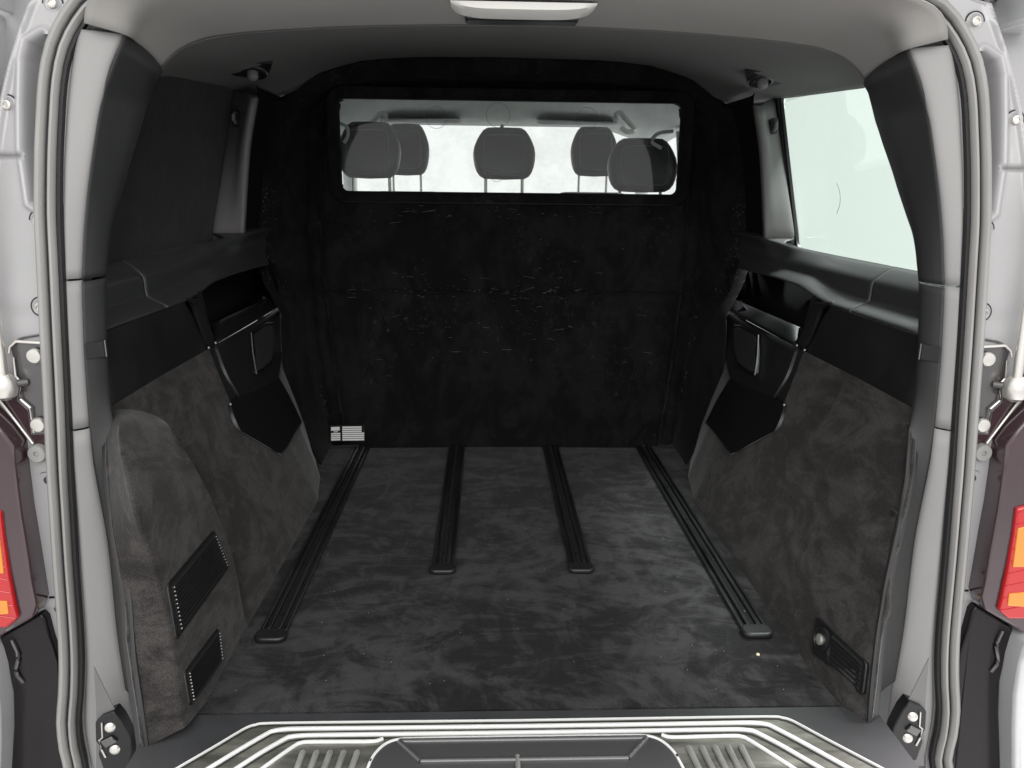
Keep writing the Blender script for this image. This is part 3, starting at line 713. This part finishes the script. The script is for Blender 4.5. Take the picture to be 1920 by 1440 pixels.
# ceiling hooks
def hl_z(x, y):
    best = None
    for a, b in zip(HL[:-1], HL[1:]):
        if a[0][1] <= y <= b[0][1]:
            t = (y-a[0][1])/(b[0][1]-a[0][1]); c = a*(1-t)+b*t; c = c[np.argsort(c[:, 0])]
            return float(np.interp(x, c[:, 0], c[:, 2]))
for s in (-1, 1):
    c = at(477, 133, Y=2.42); c = c if s < 0 else mir(c); z = hl_z(c[0], c[1]) or 1.34
    c = at(477, 133, Z=z-.008); c = c if s < 0 else mir(c); c = np.array(c); HK = 1.5
    ex = np.array([s*.86, .35, -s*0-.12]); ex /= np.linalg.norm(ex); up_v = np.array([0, -.35, -1.]); up_v -= ex*np.dot(up_v, ex); up_v /= np.linalg.norm(up_v); ey = np.cross(ex, up_v); ey = ey if ey[1] > 0 else -ey
    ex, ey, up_v = ex*HK, ey*HK, up_v*HK
    bp = [c+ex*a+ey*b for a, b in ((.062, -.035), (.0, -.062), (-.05, -.035), (-.055, -.015), (-.02, .02), (.015, .028), (.05, .0))]
    h = MB().prism([p-up_v*.012 for p in roundpoly(bp, .012)], up_v*.014).build('ceiling_hook', plastic2, van, bevel=.003, seg=2)
    MB().tube(catmull([c+ex*.066+ey*-.03+up_v*.004, c+ex*.03+ey*-.052+up_v*.012, c+ey*-.064+up_v*.014, c-ex*.04+ey*-.05+up_v*.012, c-ex*.058+ey*-.02+up_v*.004], 4), .0055, 8).build('hook_rim', plastic2, h)
    MB().lathe(c+up_v*.0, up_v, [(.040, 0), (.037, .009), (.03, .012), (.027, .003), (.009, -.0)], 20).build('hook_cup', plastic, h)
    MB().lathe(c+up_v*.002+ex*.004, up_v, [(.016, 0), (.016, .015), (.012, .022), (.004, .025)], 14).build('hook_stud', greyp, h)

# ------------------------------------------------------------------ door seal
R_top = [(1820, 142), (1812, 100), (1800, 63), (1785, 33)]
sl = L_(SEAL_px, -1)
sl = sl[1:]
top = [np.array(p) for p in ((-.872, 1.625, 1.285), (-.850, 1.63, 1.322), (-.815, 1.632, 1.352), (-.76, 1.635, 1.374), (-.66, 1.64, 1.389), (-.45, 1.64, 1.399), (-.2, 1.64, 1.404), (0, 1.64, 1.405))]
low = [np.array(p) for p in ((-.985, 1.40, -.40), (-.93, 1.33, -.50), (-.82, 1.26, -.55), (-.6, 1.2, -.57), (0, 1.17, -.57))]
half = low[::-1]+[p for p in sorted(sl, key=lambda p: p[2])]+top
half = catmull(resamp(half, 60), 2)
path = np.concatenate([half, [mir(p) for p in half[::-1][1:]]])
def ell(cx_, cy2_, a, b, k=10): return [(cx_+a*math.cos(2*math.pi*i/k), cy2_+b*math.sin(2*math.pi*i/k)) for i in range(k)]
sg = 1
sw = MB().sweep(path, [(-.022, .0), (-.022, -.012), (.018, -.012), (.018, .0)], up=(0, 1, 0), cap=False)
seal = sw.build('door_seal', rubberd, van)
for nm, cxx, a, b, yy in (('seal_outer_lip', .0150, .0095, .012, -.013), ('seal_inner_lip', -.0085, .0065, .012, -.015)):
    MB().sweep(path, ell(cxx, yy, a, b), cap=False).build(nm, rubber, seal)
MB().sweep(path, ell(-.0175, -.002, .003, .006), cap=False).build('seal_groove_edge', rubberd, seal)

# ------------------------------------------------------------------ painted rear body around the opening
def pj(q): d = CM@(np.array(q, float)-CO); return U0+FPX*d[0]/d[2], V0-FPX*d[1]/d[2]
REC = [(135, 62), (75, 62), (48, 78), (40, 110), (38, 200), (39, 280), (44, 310), (50, 350), (54, 378), (62, 384), (135, 384)]
def inpoly(p, poly):
    x, y = p; c = False; n = len(poly)
    for i in range(n):
        x1, y1 = poly[i]; x2, y2 = poly[i-1]
        if (y1 > y) != (y2 > y) and x < (x2-x1)*(y-y1)/(y2-y1)+x1: c = not c
    return c
def relief(x, z):
    u, v = pj((x, yb(z), z))
    y = 0
    if v < 430 and u > 0 and u < 160:
        d = segd((u, v), REC[1:-1]) * (1 if inpoly((u, v), REC) else -1)
        y = .055*ss(-3, 21, d) - .007*math.exp(-((d+9)/6)**2)
    if v < 700:
        e = itp(v, [(-200, 95), (-60, 72), (0, 52), (60, 30), (120, 12), (180, -2), (300, -20), (600, -40)])
        y += -.008*math.exp(-((u-e-4)/6)**2)+.10*ss(0, 40, e-u)
    if u < 38: y += .010*math.exp(-((v-292)/5)**2)*ss(42, 30, u)
    y += .003*math.exp(-((v-592)/14)**2)
    return y
zs = np.r_[np.linspace(-.55, .9, 120), np.linspace(.905, 1.33, 190), np.linspace(1.335, 1.5, 20)]
ip = np.array(sorted([tuple(p) for p in half], key=lambda p: p[2]))
for s in (-1, 1):
    rows = []
    for z in zs:
        xi = abs(np.interp(z, ip[:, 2], ip[:, 0])) if z < 1.33 else abs(itp(z, [(1.33, -.84), (1.374, -.76), (1.40, -.45), (1.404, -.0), (1.6, -.0)]))
        xi = max(0, xi-.02)
        r = []
        for t in np.linspace(0, 1, 130):
            x = -(xi+((1.13 if z < 1.2 else 1.13)-xi)*t); q = np.array([x, yb(z)+.012+relief(x, z), z]); r.append(q if s < 0 else mir(q))
        rows.append(r)
    MB().grid(rows).build('body_frame', paint, van, solid=.003, label='silver painted metal around the rear opening')
    B_ = lambda u, v, d=0: (lambda q: q if s < 0 else mir(q))(at(u, v, fy=lambda z: yb(z)+.012-d))
    n_ = (0, -1, 0)
    for u, v in ((100, 7), (15.6, 197), (75, 413), (78, 575)):
        c = B_(u, v); sc = MB().lathe(c, n_, [(.0175, -.004), (.0175, .002), (.0145, .004), (.013, .003)], 24).build('body_screw', paint, van)
        MB().lathe(c+[0, -.003, 0], n_, [(.009, 0), (.0085, .006), (.006, .007), (.0055, .004)], 16).build('screw_head', zinc, sc)
        MB().lathe(c+[0, -.001, 0], n_, [(.0205, -.004), (.0205, .0005)], 24).build('screw_gap', rubberd, sc)
    # tail lamp side, lower cover, bumper
    def blk(name, px, d0, d1, mt, parent=van, bev=.006, base=False, **k):
        P = [B_(u, v, 0 if base else d1)-np.array([0, d1 if base else 0, 0]) for u, v in px]; return MB().prism(P, (0, d1-d0, 0)).build(name, mt, parent, bevel=bev, seg=3, **k)
    tl = blk('tail_lamp', [(-140, 560), (-60, 700), (0, 757), (30, 792), (52, 822), (58, 880), (66, 945), (80, 1030), (93, 1112), (86, 1136), (33, 1166), (10, 1181), (-140, 1181)], -.01, .05, maroon, base=True)
    ln = blk('red_lens', [(-140, 930), (0, 960), (6, 1010), (16, 1079), (26, 1130), (33, 1161), (12, 1179), (-140, 1179)], .045, .060, red_m, tl)
    blk('amber_lens', [(-40, 990), (-2, 1000), (5, 1060), (7, 1076), (-40, 1076)], .058, .063, amber_m, tl, .002)
    blk('lamp_reflector', [(-40, 1124), (13, 1128), (16, 1152), (-40, 1156)], .058, .063, amber_m, tl, .002)
    blk('lower_corner_cover', [(10, 1185), (33, 1170), (86, 1140), (95, 1150), (104, 1185), (119, 1232), (124, 1290), (120, 1350), (124, 1400), (134, 1460), (134, 1560), (20, 1560), (36, 1350), (35, 1287)], -.01, .022, blackg, base=True)
    MB().tube(catmull([B_(84, 1139, .026), B_(60, 1152, .035), B_(34, 1168, .046), B_(12, 1182, .052)], 3), .0022, 6).build('cover_seam', greyp, van)
    MB().tube(catmull([B_(22, 1200, .024), B_(34, 1230, .026), B_(30, 1260, .026), B_(44, 1280, .024)], 4), .004, 6).build('cover_clip', bracket_m, van)
    blk('bumper', [(-140, 1186), (8, 1184), (18, 1200), (27, 1230), (35, 1290), (36, 1350), (34, 1420), (28, 1560), (-140, 1560)], -.01, .075, bodyp, bev=.012, base=True)
    for k in range(9):
        v_ = 968+k*24; MB().tube([B_(-60, v_-14, .0605), B_(itp(v_, [(960, 0), (1010, 6), (1079, 16), (1161, 33)])-3, v_, .0605)], .0012, 5).build('lens_rib', red_m, ln)
    # hinge bracket, bolts, gas strut, rubber stop
    bpx = [(19, 652), (30, 641), (79, 643), (83, 700), (87, 760), (90, 811), (62, 811), (57, 764), (38, 748), (36, 730), (41, 718), (29, 705), (24, 670)]
    hb = blk('hinge_bracket', bpx, -.004, .006, bracket_m, bev=.002)
    MB().tube([B_(u, v, .013) for u, v in [(16, 662), (18, 650), (30, 640), (79, 643)]], .003, 8).build('bracket_rim', zinc, hb)
    MB().tube([B_(u, v, .012) for u, v in [(24, 670), (29, 705), (41, 718), (36, 730), (38, 748), (57, 764), (62, 811)]], .0025, 8).build('bracket_rim', zinc, hb)
    blk('pillar_cover', [(-140, 690), (-20, 690), (10, 700), (24, 705), (36, 735), (36, 750), (56, 768), (62, 812), (90, 812), (86, 835), (60, 832), (52, 820), (30, 790), (0, 752), (-140, 600)], -.012, .004, maroon, bev=.002, base=True)
    for u, v in ((66, 667), (73, 796)):
        c = B_(u, v, .012); bo = MB().lathe(c, n_, [(.0155, 0), (.0155, .004), (.013, .007), (.005, .008)], 24).build('bolt', zinc, hb)
    c = B_(8, 722, .03); st = MB().lathe(c, (0, 0, 1), [(.008, -.03), (.020, -.022), (.024, -.008), (.022, .01), (.014, .022)], 20).build('gas_strut', zinc, van)
    MB().tube([c+[0, 0, .015], c+[s*.008, .03, .35], c+[s*.02, .05, .75]], .0095, 14).build('strut_rod', zinc, st)
    MB().tube([c+[0, .0, 0], c+[-s*.03, .025, 0]], .008, 10).build('ball_stud', bracket_m, st)
    MB().tube([B_(-60, 640, .03), B_(0, 752, .008), B_(30, 790, .006), B_(56, 824, .004), B_(62, 832, .004)], .0028, 8).build('cover_edge', zinc, van)
    c = B_(76, 847); st = MB().lathe(c, n_, [(.019, 0), (.019, .012), (.017, .016), (.006, .016), (.005, .012)], 24).build('rubber_stop', rubber, van)
    for u, v, r_ in ((87, 900, .017), (107, 1086, .010)):
        c = B_(u, v); MB().lathe(c, n_, [(r_*1.12, -.0015), (r_*1.1, .001), (r_, .0012), (r_*.97, .0004)], 24).build('access_hole', void_m, van)
        MB().lathe(c+[-s*.004, .0, 0], n_, [(r_*.55, -.001), (r_*.5, .003), (r_*.2, .004)], 16).build('hole_plug', bracket_m, van)
    c = B_(112, 1140); MB().lathe(c, n_, [(.011, 0), (.010, .004), (.004, .006)], 14).build('gold_screw', mat('brass', (.55, .38, .15), .3, metal=1) if s < 0 else MATS['brass'], van)
    MB().sweep([B_(92, 1120, .001), B_(122, 1118, .001)], [(-.0025, -.001), (.0025, -.001), (.0025, .001), (-.0025, .001)], up=(0, 1, 0)).build('panel_gap', void_m, van)
    MB().tube(catmull([B_(30, 640, .004), B_(45, 633, .004), B_(86, 626, .004)], 4), .0025, 6).build('seam_sealer', bracket_m, van)
    # striker plate at the foot of the pillar
    K_ = lambda u, v, d=0: (lambda q: q if s < 0 else mir(q))(at(u, v, Y=1.42-d))
    sp_ = [(178, 1355), (190, 1343), (213, 1334), (226, 1350), (244, 1385), (248, 1410), (238, 1450), (196, 1450), (184, 1415), (187, 1400), (179, 1390)]
    pl = MB().prism([K_(u, v, .004) for u, v in sp_], (0, .03, 0)).build('striker_plate', plastic2, van, bevel=.003)
    for u, v in ((207, 1363), (216, 1404.5)):
        MB().lathe(K_(u, v, .004), (-s*.2, -1, .2), [(.0105, 0), (.0105, .003), (.007, .006), (.003, .0065)], 18).build('bolt', zinc, pl)
    MB().tube([K_(191, 1355, .006), K_(192, 1383, .006), K_(186, 1388, .006), K_(190, 1405, .006), K_(198, 1420, .006)], .002, 6).build('striker_rim', zinc, pl)
    MB().prism([K_(u, v, .004) for u, v in ((190, 1388), (210, 1378), (222, 1388), (200, 1400))], (0, -.006, 0)).build('striker_tongue', bracket_m, pl, bevel=.002)
    MB().prism([K_(u, v, -.004) for u, v in ((176, 1250), (181, 1345), (180, 1460), (250, 1460), (246, 1390), (215, 1330))], (0, .0015, 0)).build('pillar_foot_shade', greyp, van)  # flat darker patch put in for the shading low on the reveal

# ------------------------------------------------------------------ sill trim, metal plate, strips, handle recess
F_ = lambda u, v, z=0: at(u, v, Z=z)
sheet([[(x, y, -.004) for x in np.linspace(-.712, .712, 9)] for y in (.90, 1.15, 1.25, 1.322)], .05).build('sill_trim', mat('sill_plastic', (.042, .043, .0455), .5, bump=(500, .15, .0008), var=(8, .15, (1, 1, 1))), van, label='dark grey plastic sill trim')
def sym(px): # left half traced, mirrored about the van's centre plane
    L3 = [F_(u, v) for u, v in px]; return L3+[mir(p) for p in L3[::-1]]
def flat(pts, z): return [np.array([p[0], p[1], z]) for p in pts]
pl_px = [(333, 1440), (400, 1401), (440, 1377), (463, 1364), (480, 1359), (510, 1356), (700, 1353.5), (945, 1351)]
plate = sym(pl_px); e0 = plate[0].copy(); dirv = (plate[0]-plate[1]); dirv /= np.linalg.norm(dirv); e1 = plate[0]+dirv*.3
plate = [e1]+plate+[mir(e1)]
sp0 = MB().prism(flat(plate, -.002), (0, 0, -.02))
splate = sp0.build('sill_plate', steel, van, label='worn metal loading sill plate')
def ridge(pts, wd, h, name='sill_strip', mt=strip):
    P = catmull(flat(pts, -.0015), 3); return MB().sweep(P, [(-wd/2, 0), (-wd*.45, h*.7), (-wd*.3, h), (wd*.3, h), (wd*.45, h*.7), (wd/2, 0)], up=(0, 0, 1)).build(name, mt, splate)
def ext(px):
    a = np.array(px[0], float); b = np.array(px[1], float); d = (a-b)/np.linalg.norm(a-b); return [tuple(a+d*220)]+px
ridge(sym(ext(pl_px)), .003, .004)
ridge(sym(ext([(393, 1440), (450, 1405), (500, 1376), (512, 1371), (530, 1368), (560, 1366.5), (700, 1365), (945, 1362)])), .0075, .005)
ridge(sym(ext([(445, 1440), (490, 1411), (535, 1385), (546, 1381.5), (562, 1379.5), (590, 1378.5), (700, 1377), (945, 1374)])), .0075, .005)
for s in (-1, 1):
    q = [F_(u, v) for u, v in ext([(493, 1440), (525, 1417), (555, 1396.5), (564, 1393), (578, 1391), (640, 1390.5), (700, 1390), (718, 1385)])]
    ridge([p if s < 0 else mir(p) for p in q], .0065, .0045)
    for k in range(5):
        a = F_(568+25.5*k, 1411); b = F_(560+25.5*k-3, 1440); b = b+(b-a)*1.2
        pts = [a, b]; pts = [p if s < 0 else mir(p) for p in pts]
        P = flat(pts, -.001); MB().tube([P[0], P[0]*.96+P[1]*.04+[0, 0, .002], P[1]], .0058, 8).build('tread_rib', MATS['tread_steel'], splate)
def shade_line(px, wd=.0045):  # dark line put in for the shade beside a sill strip
    P = catmull(flat(px, -.0013), 2); return MB().sweep(P, [(-wd/2, 0), (-wd/2, .0008), (wd/2, .0008), (wd/2, 0)], up=(0, 0, 1)).build('strip_shade', MATS['strip_shade_dark'], splate)
for dv, L_px in ((4.0, ext(pl_px)), (6.0, ext([(393, 1440), (450, 1405), (500, 1376), (512, 1371), (530, 1368), (560, 1366.5), (700, 1365), (945, 1362)])), (6.0, ext([(445, 1440), (490, 1411), (535, 1385), (546, 1381.5), (562, 1379.5), (590, 1378.5), (700, 1377), (945, 1374)]))):
    shade_line(sym([(u+dv*.55 if u < 520 else u+dv*.4, v+dv*(1 if u > 520 else .65)) for u, v in L_px]), .0035)
rim_px = [(690, 1440), (694, 1430), (702, 1416), (716, 1401), (732, 1391.5), (752, 1387), (790, 1385.5), (945, 1383)]
rim = sym(ext(rim_px))
ridge(rim, .006, .005)
TRAY = mat('tray_plastic', (.055, .055, .057), .32, coat=.6, spec=.9, bump=(300, .08, .001))
rec = MB().prism(flat(rim, .0015), (0, 0, -.004)).build('handle_recess', TRAY, splate)
# dished tray inside the recess: raised bright-edged frame
i1 = sym([(749, 1393), (945, 1392)]); i2 = sym([(789, 1430), (945, 1430)])
a, b, c_, d_ = flat(i1, .0016)[0], flat(i1, .0016)[-1], flat(i2, -.02)[-1], flat(i2, -.02)[0]
e_ = (b-a)
xs = lambda y, z, hx: [np.array([t*hx, y, z]) for t in np.linspace(-1, 1, 15)]
ya, hxa, yc_, hxc = a[1], abs(a[0]), c_[1], abs(c_[0])
tr = MB().grid([xs(ya+.004, .0016, hxa+.01), xs(ya, .0034, hxa+.004), xs(ya-.004, .0034, hxa-.0), xs((ya+yc_)/2, .0028, (hxa+hxc)/2), xs(yc_+.003, .003, hxc+.002), xs(yc_-.004, .0026, hxc-.0), xs(yc_-.05, .0024, hxc-.02), xs(yc_-.12, .0024, hxc-.03)])
tr.build('handle_tray', TRAY, splate)
for P in ([np.array([-hxa, ya, .003]), np.array([hxa, ya, .003])], [np.array([-hxc, yc_, .003]), np.array([hxc, yc_, .003])], [np.array([-hxa, ya, .003]), np.array([-hxc, yc_, .003])], [np.array([hxa, ya, .003]), np.array([hxc, yc_, .003])]):
    MB().tube(P, .0055, 10).build('tray_bead', MATS['tray_plastic'], splate)
q = F_(970, 1421); MB().tube([q+[0, 0, .004], q+[0, -.05, .008]], .0045, 8).build('latch_pin', zinc, splate)

# ------------------------------------------------------------------ outer shell that closes the bay
def slab(name, p0, p1, mt=bodyp):
    p0 = np.array(p0); p1 = np.array(p1); return MB().box((p0+p1)/2, p1-p0).build(name, mt, van, bevel=.01)
for s in (-1, 1):
    x0, x1 = (1.05, 1.09) if s > 0 else (-1.09, -1.05)
    slab('body_side', (x0, 1.56, -.75), (x1, 3.3, .77))
    slab('body_side', (x0, 3.3, -.75), (x1, 5.3, .72))
    slab('roof_rail', (x0-s*.05, 1.62, 1.335), (x1-s*.02, 4.7, 1.50))
    slab('body_post', (x0, 3.12 if s > 0 else 2.86, .77), (x1, 3.3, 1.335))
    if s < 0: slab('body_side', (x0, 1.58, .77), (x1, 2.86, 1.335))
slab('roof_panel', (-1.06, 1.64, 1.50), (1.06, 4.75, 1.53))
slab('under_floor', (-1.05, 1.66, -.10), (1.05, 5.3, -.06), plastic2)

# ------------------------------------------------------------------ cab seen through the partition window
def headrest(u0, u1, v0, v1, Y, post=True, stitch=True):
    a = at(u0, v0, Y=Y); b = at(u1, v1, Y=Y); c = (a+b)/2; w_, h_ = b[0]-a[0], a[2]-b[2]
    rows = []
    for k in range(13):
        th = math.pi*(k/12); zz = math.cos(th); rr = abs(math.sin(th))**.30
        taper = 1-.16*ss(.0, 1, zz)-.04*ss(0, -1, zz) if zz > 0 else 1-.03*zz*zz
        ring = []
        for j in range(28):
            ph = 2*math.pi*j/28; cx_, sx_ = math.cos(ph), math.sin(ph)
            ring.append(np.array([c[0]+math.copysign(abs(cx_)**.5, cx_)*w_/2*rr*taper, c[1]+math.copysign(abs(sx_)**.7, sx_)*.055*rr+.02*zz, c[2]+zz*h_/2]))
        rows.append(ring+[ring[0]])
    return MB().grid(rows), c, w_, h_
def seat(u0, u1, v0, v1, Y):
    g, c, w_, h_ = headrest(u0, u1, v0, v1, Y)
    w2 = max(.46, w_*1.7)
    bk = MB().prism([np.array([c[0], 0, 0])+[x, Y-.02, z] for x, z in rrect(0, c[2]-h_/2-.06-.33, w2, .62, .09, 6)], (0, .11, 0)).build('seat', leather, van, bevel=.04, seg=4)
    g.build('headrest', leather, bk, sm_angle=60)
    for t in (-.27, .27): MB().tube([(c[0]+t*w_*1.1, Y+.02, c[2]-h_*.35), (c[0]+t*w_*1.1, Y+.02, c[2]-h_/2-.10)], .007, 10).build('headrest_post', zinc, bk)
    r = [np.array([c[0]+x, Y-.063+.045*z/h_, c[2]+z]) for x, z in rrect(0, -.01*h_, w_*.66, h_*.70, .03, 5)]; r = r+r[:1]
    MB().tube(r, .0024, 5, up=(0, 1, 0)).build('stitching', cabdark, bk)
    return bk
seat(632, 753, 226, 336, 3.28)
seat(887, 1003, 237, 338, 3.28)
seat(1141, 1266, 257, 362, 3.28)
MB().tube([at(905, 325, Y=3.205), at(976, 327, Y=3.205)], .005, 8).build('headrest_strip', cabdark, van)
seat(716, 806, 230, 330, 4.25)
seat(1071, 1156, 236, 332, 4.25)
# cab lining: roof, visors, side pillars, windscreen, dashboard
def PX(u, v, Y): return at(u, v, Y=Y)
rows = []
for y, z, zs_ in ((3.03, 1.455, 1.33), (3.5, 1.462, 1.33), (4.1, 1.455, 1.32), (4.6, 1.425, 1.30), (4.86, 1.375, 1.27)):
    rows.append([(x, y, z-(z-zs_)*ss(.55, 1.0, abs(x))) for x in np.linspace(-1.0, 1.0, 21)])
MB().patch(rows, 1, 3).build('cab_headliner', cabroof, van, solid=.004)
for s in (-1, 1):
    MB().patch([[(s*1.0, 3.0, 1.34), (s*.93, 3.0, 1.0), (s*.96, 3.0, .5)], [(s*1.0, 3.25, 1.34), (s*.96, 3.25, 1.0), (s*.98, 3.25, .5)], [(s*1.0, 3.5, 1.34), (s*1.0, 3.5, 1.0), (s*1.0, 3.5, .5)]], 3, 3).build('cab_pillar_trim', cabroof, van, solid=.01)
    MB().tube([(s*.96, 4.15, 1.31), (s*1.0, 4.18, 1.0), (s*1.0, 4.2, .7)], .05, 10).build('cab_door_post', cabroof, van)
    MB().tube([(s*.86, 4.80, 1.345), (s*.93, 5.05, 1.1), (s*.97, 5.3, .8)], .045, 10).build('windscreen_post', cabroof, van)
    a = PX(725 if s < 0 else 1170, 205 if s < 0 else 215, 3.9)
    vis = MB().prism([np.array([s*.45, 4.66, 1.392])+[x, y, y*.12] for x, y in rrect(0, 0, .46, .19, .04)], (0, 0, -.018)).build('sun_visor', cabroof, van, bevel=.006)
    # grab handle and coat hook
    gh = [(690, 238), (700, 226), (712, 214), (722, 216), (721, 232)] if s < 0 else [(1154, 228), (1154, 216), (1163, 212), (1176, 226), (1190, 243), (1176, 247), (1164, 238)]
    MB().tube(catmull([PX(u, v, 3.75) for u, v in gh], 3), .012, 8).build('grab_handle', white_p, van)
    hk = MB().tube(catmull([PX(634 if s < 0 else 1262, 230 if s < 0 else 246, 3.1), PX(650 if s < 0 else 1235, 238 if s < 0 else 250, 3.1), PX(652 if s < 0 else 1222, 254 if s < 0 else 265, 3.1), PX(645 if s < 0 else 1240, 268 if s < 0 else 278, 3.1)], 4), .007, 8).build('coat_hook', cabroof, van)
    slab('cab_side_sill', (s*1.0-.02, 3.3, .5), (s*1.0+.02, 5.3, .80), cabdark)
MB().grid([[(-.95, 5.25, .86), (0, 5.35, .86), (.95, 5.25, .86)], [(-.85, 4.84, 1.36), (0, 4.88, 1.375), (.85, 4.84, 1.36)]]).build('windscreen', glass_ws, van, smooth=False)
a = PX(1107, 343, 4.75)
MB().patch([[(x, y, z) for x in np.linspace(-1, 1, 9)] for y, z in ((4.55, .35), (4.6, .70), (4.72, .80), (5.0, .835), (5.32, .84))], 2, 4).build('dashboard', mat('dash_plastic', (.45, .46, .45), .5), van)
c = np.array([.33, 4.42, .80]); ring = [c+[.19*math.cos(t), .06*math.sin(t), .17*math.sin(t)] for t in np.linspace(0, 2*math.pi, 33)]
sw_ = MB().tube(ring, .014, 8, up=(0, 1, .3)).build('steering_wheel', cabdark, van)
MB().tube([c+[-.17, 0, 0], c+[.17, 0, 0]], .018, 8).build('wheel_spoke', cabdark, sw_)
mm = MB().prism([np.array([0.02, 4.62, 1.29])+[x, 0, z] for x, z in rrect(0, 0, .24, .06, .02)], (0, .03, 0)).build('rear_view_mirror', mirror_m, van, bevel=.008)
MB().tube([(.02, 4.66, 1.30), (.02, 4.78, 1.37)], .01, 8).build('mirror_stalk', cabdark, mm)
# suction marks on the glass
for u, v, r_ in ((818, 220, 19), (934, 216, 21), (1100, 222, 19), (932, 328, 12)):
    c = at(u, v, Y=yw+.018); rr = r_/490
    ring = [c+[rr*math.cos(t), 0, rr*math.sin(t)] for t in np.linspace(0, 2*math.pi, 41)]
    MB().tube(ring, .0007, 5, up=(0, 1, 0)).build('suction_mark', greyp, part)

# ------------------------------------------------------------------ lint and crumbs
m = MB()
def strand(c, L, d, n, r=.0004):
    d = np.array(d)/np.linalg.norm(d); c = np.array(c); m.tube([c-d*L/2, c+np.array(n)*.001, c+d*L/2], r, 3)
def fz(x, z): return py(x, z)-.0045
for k in range(230):                       # horizontal scuffs and fibres on the face
    z = random.choice((random.gauss(.624, .006), random.gauss(.63, .03), random.gauss(.93, .02), random.gauss(.5, .08), random.uniform(.2, .95)))
    x = random.choice((random.gauss(.1, .12), random.gauss(-.3, .12), random.uniform(-.6, .6)))
    if abs(x) > .62 or z > .965 or z < .1: continue
    a = random.gauss(0, .12) if random.random() < .75 else random.uniform(0, 3.1)
    L_n = min(.07, random.expovariate(1/.013)+.001) if abs(a) < .4 else random.uniform(.002, .006)
    strand((x, fz(x, z), z), L_n, (math.cos(a), 0, math.sin(a)), (0, -1, 0), random.choice((.00012, .0002, .0003)))
for k in range(420):                       # fuzz on the padded sides
    z = random.uniform(.12, 1.0); x = random.choice((-1, 1))*(xo(z)-abs(random.gauss(.03, .02))-.01)
    t_ = flank(x, z)[1]; a = random.gauss(1.4, .5); c_ = (x, py(math.copysign(abs(x)+(xof(z)-xo(z))*min(1, t_+.1), x), z)-.003, z)
    strand(c_, random.uniform(.003, .012), (math.cos(a)*.6, -.3, math.sin(a)), (0, -1, 0), random.choice((.0002, .0003)))
m.build('lint', mat('lint_fibre', (.42, .40, .38), .9), part, kind='stuff')
m = MB()
for k in range(70):
    x = random.uniform(-.6, .6); y = random.uniform(1.34, 2.9); m.lathe((x, y, .0005), (0, 0, 1), [(.0006, 0), (.0009, .0006), (.0004, .001)], 5)
m.build('dust_specks', MATS['lint_fibre'], None, kind='stuff'); bpy.data.objects['dust_specks']['label'] = 'pale specks of grit scattered over the black load floor'; bpy.data.objects['dust_specks']['category'] = 'grit'
c = F_(1421, 1229)
cm = MB().lathe(c+[0, 0, .0], (0, 0, 1), [(.002, 0), (.0042, .0015), (.0038, .004), (.0015, .0052)], 9).build('crumb', mat('crumb_tan', (.72, .62, .45), .8), None)
cm['label'] = 'small tan crumb on the floor behind the right outer rail'; cm['category'] = 'crumb'
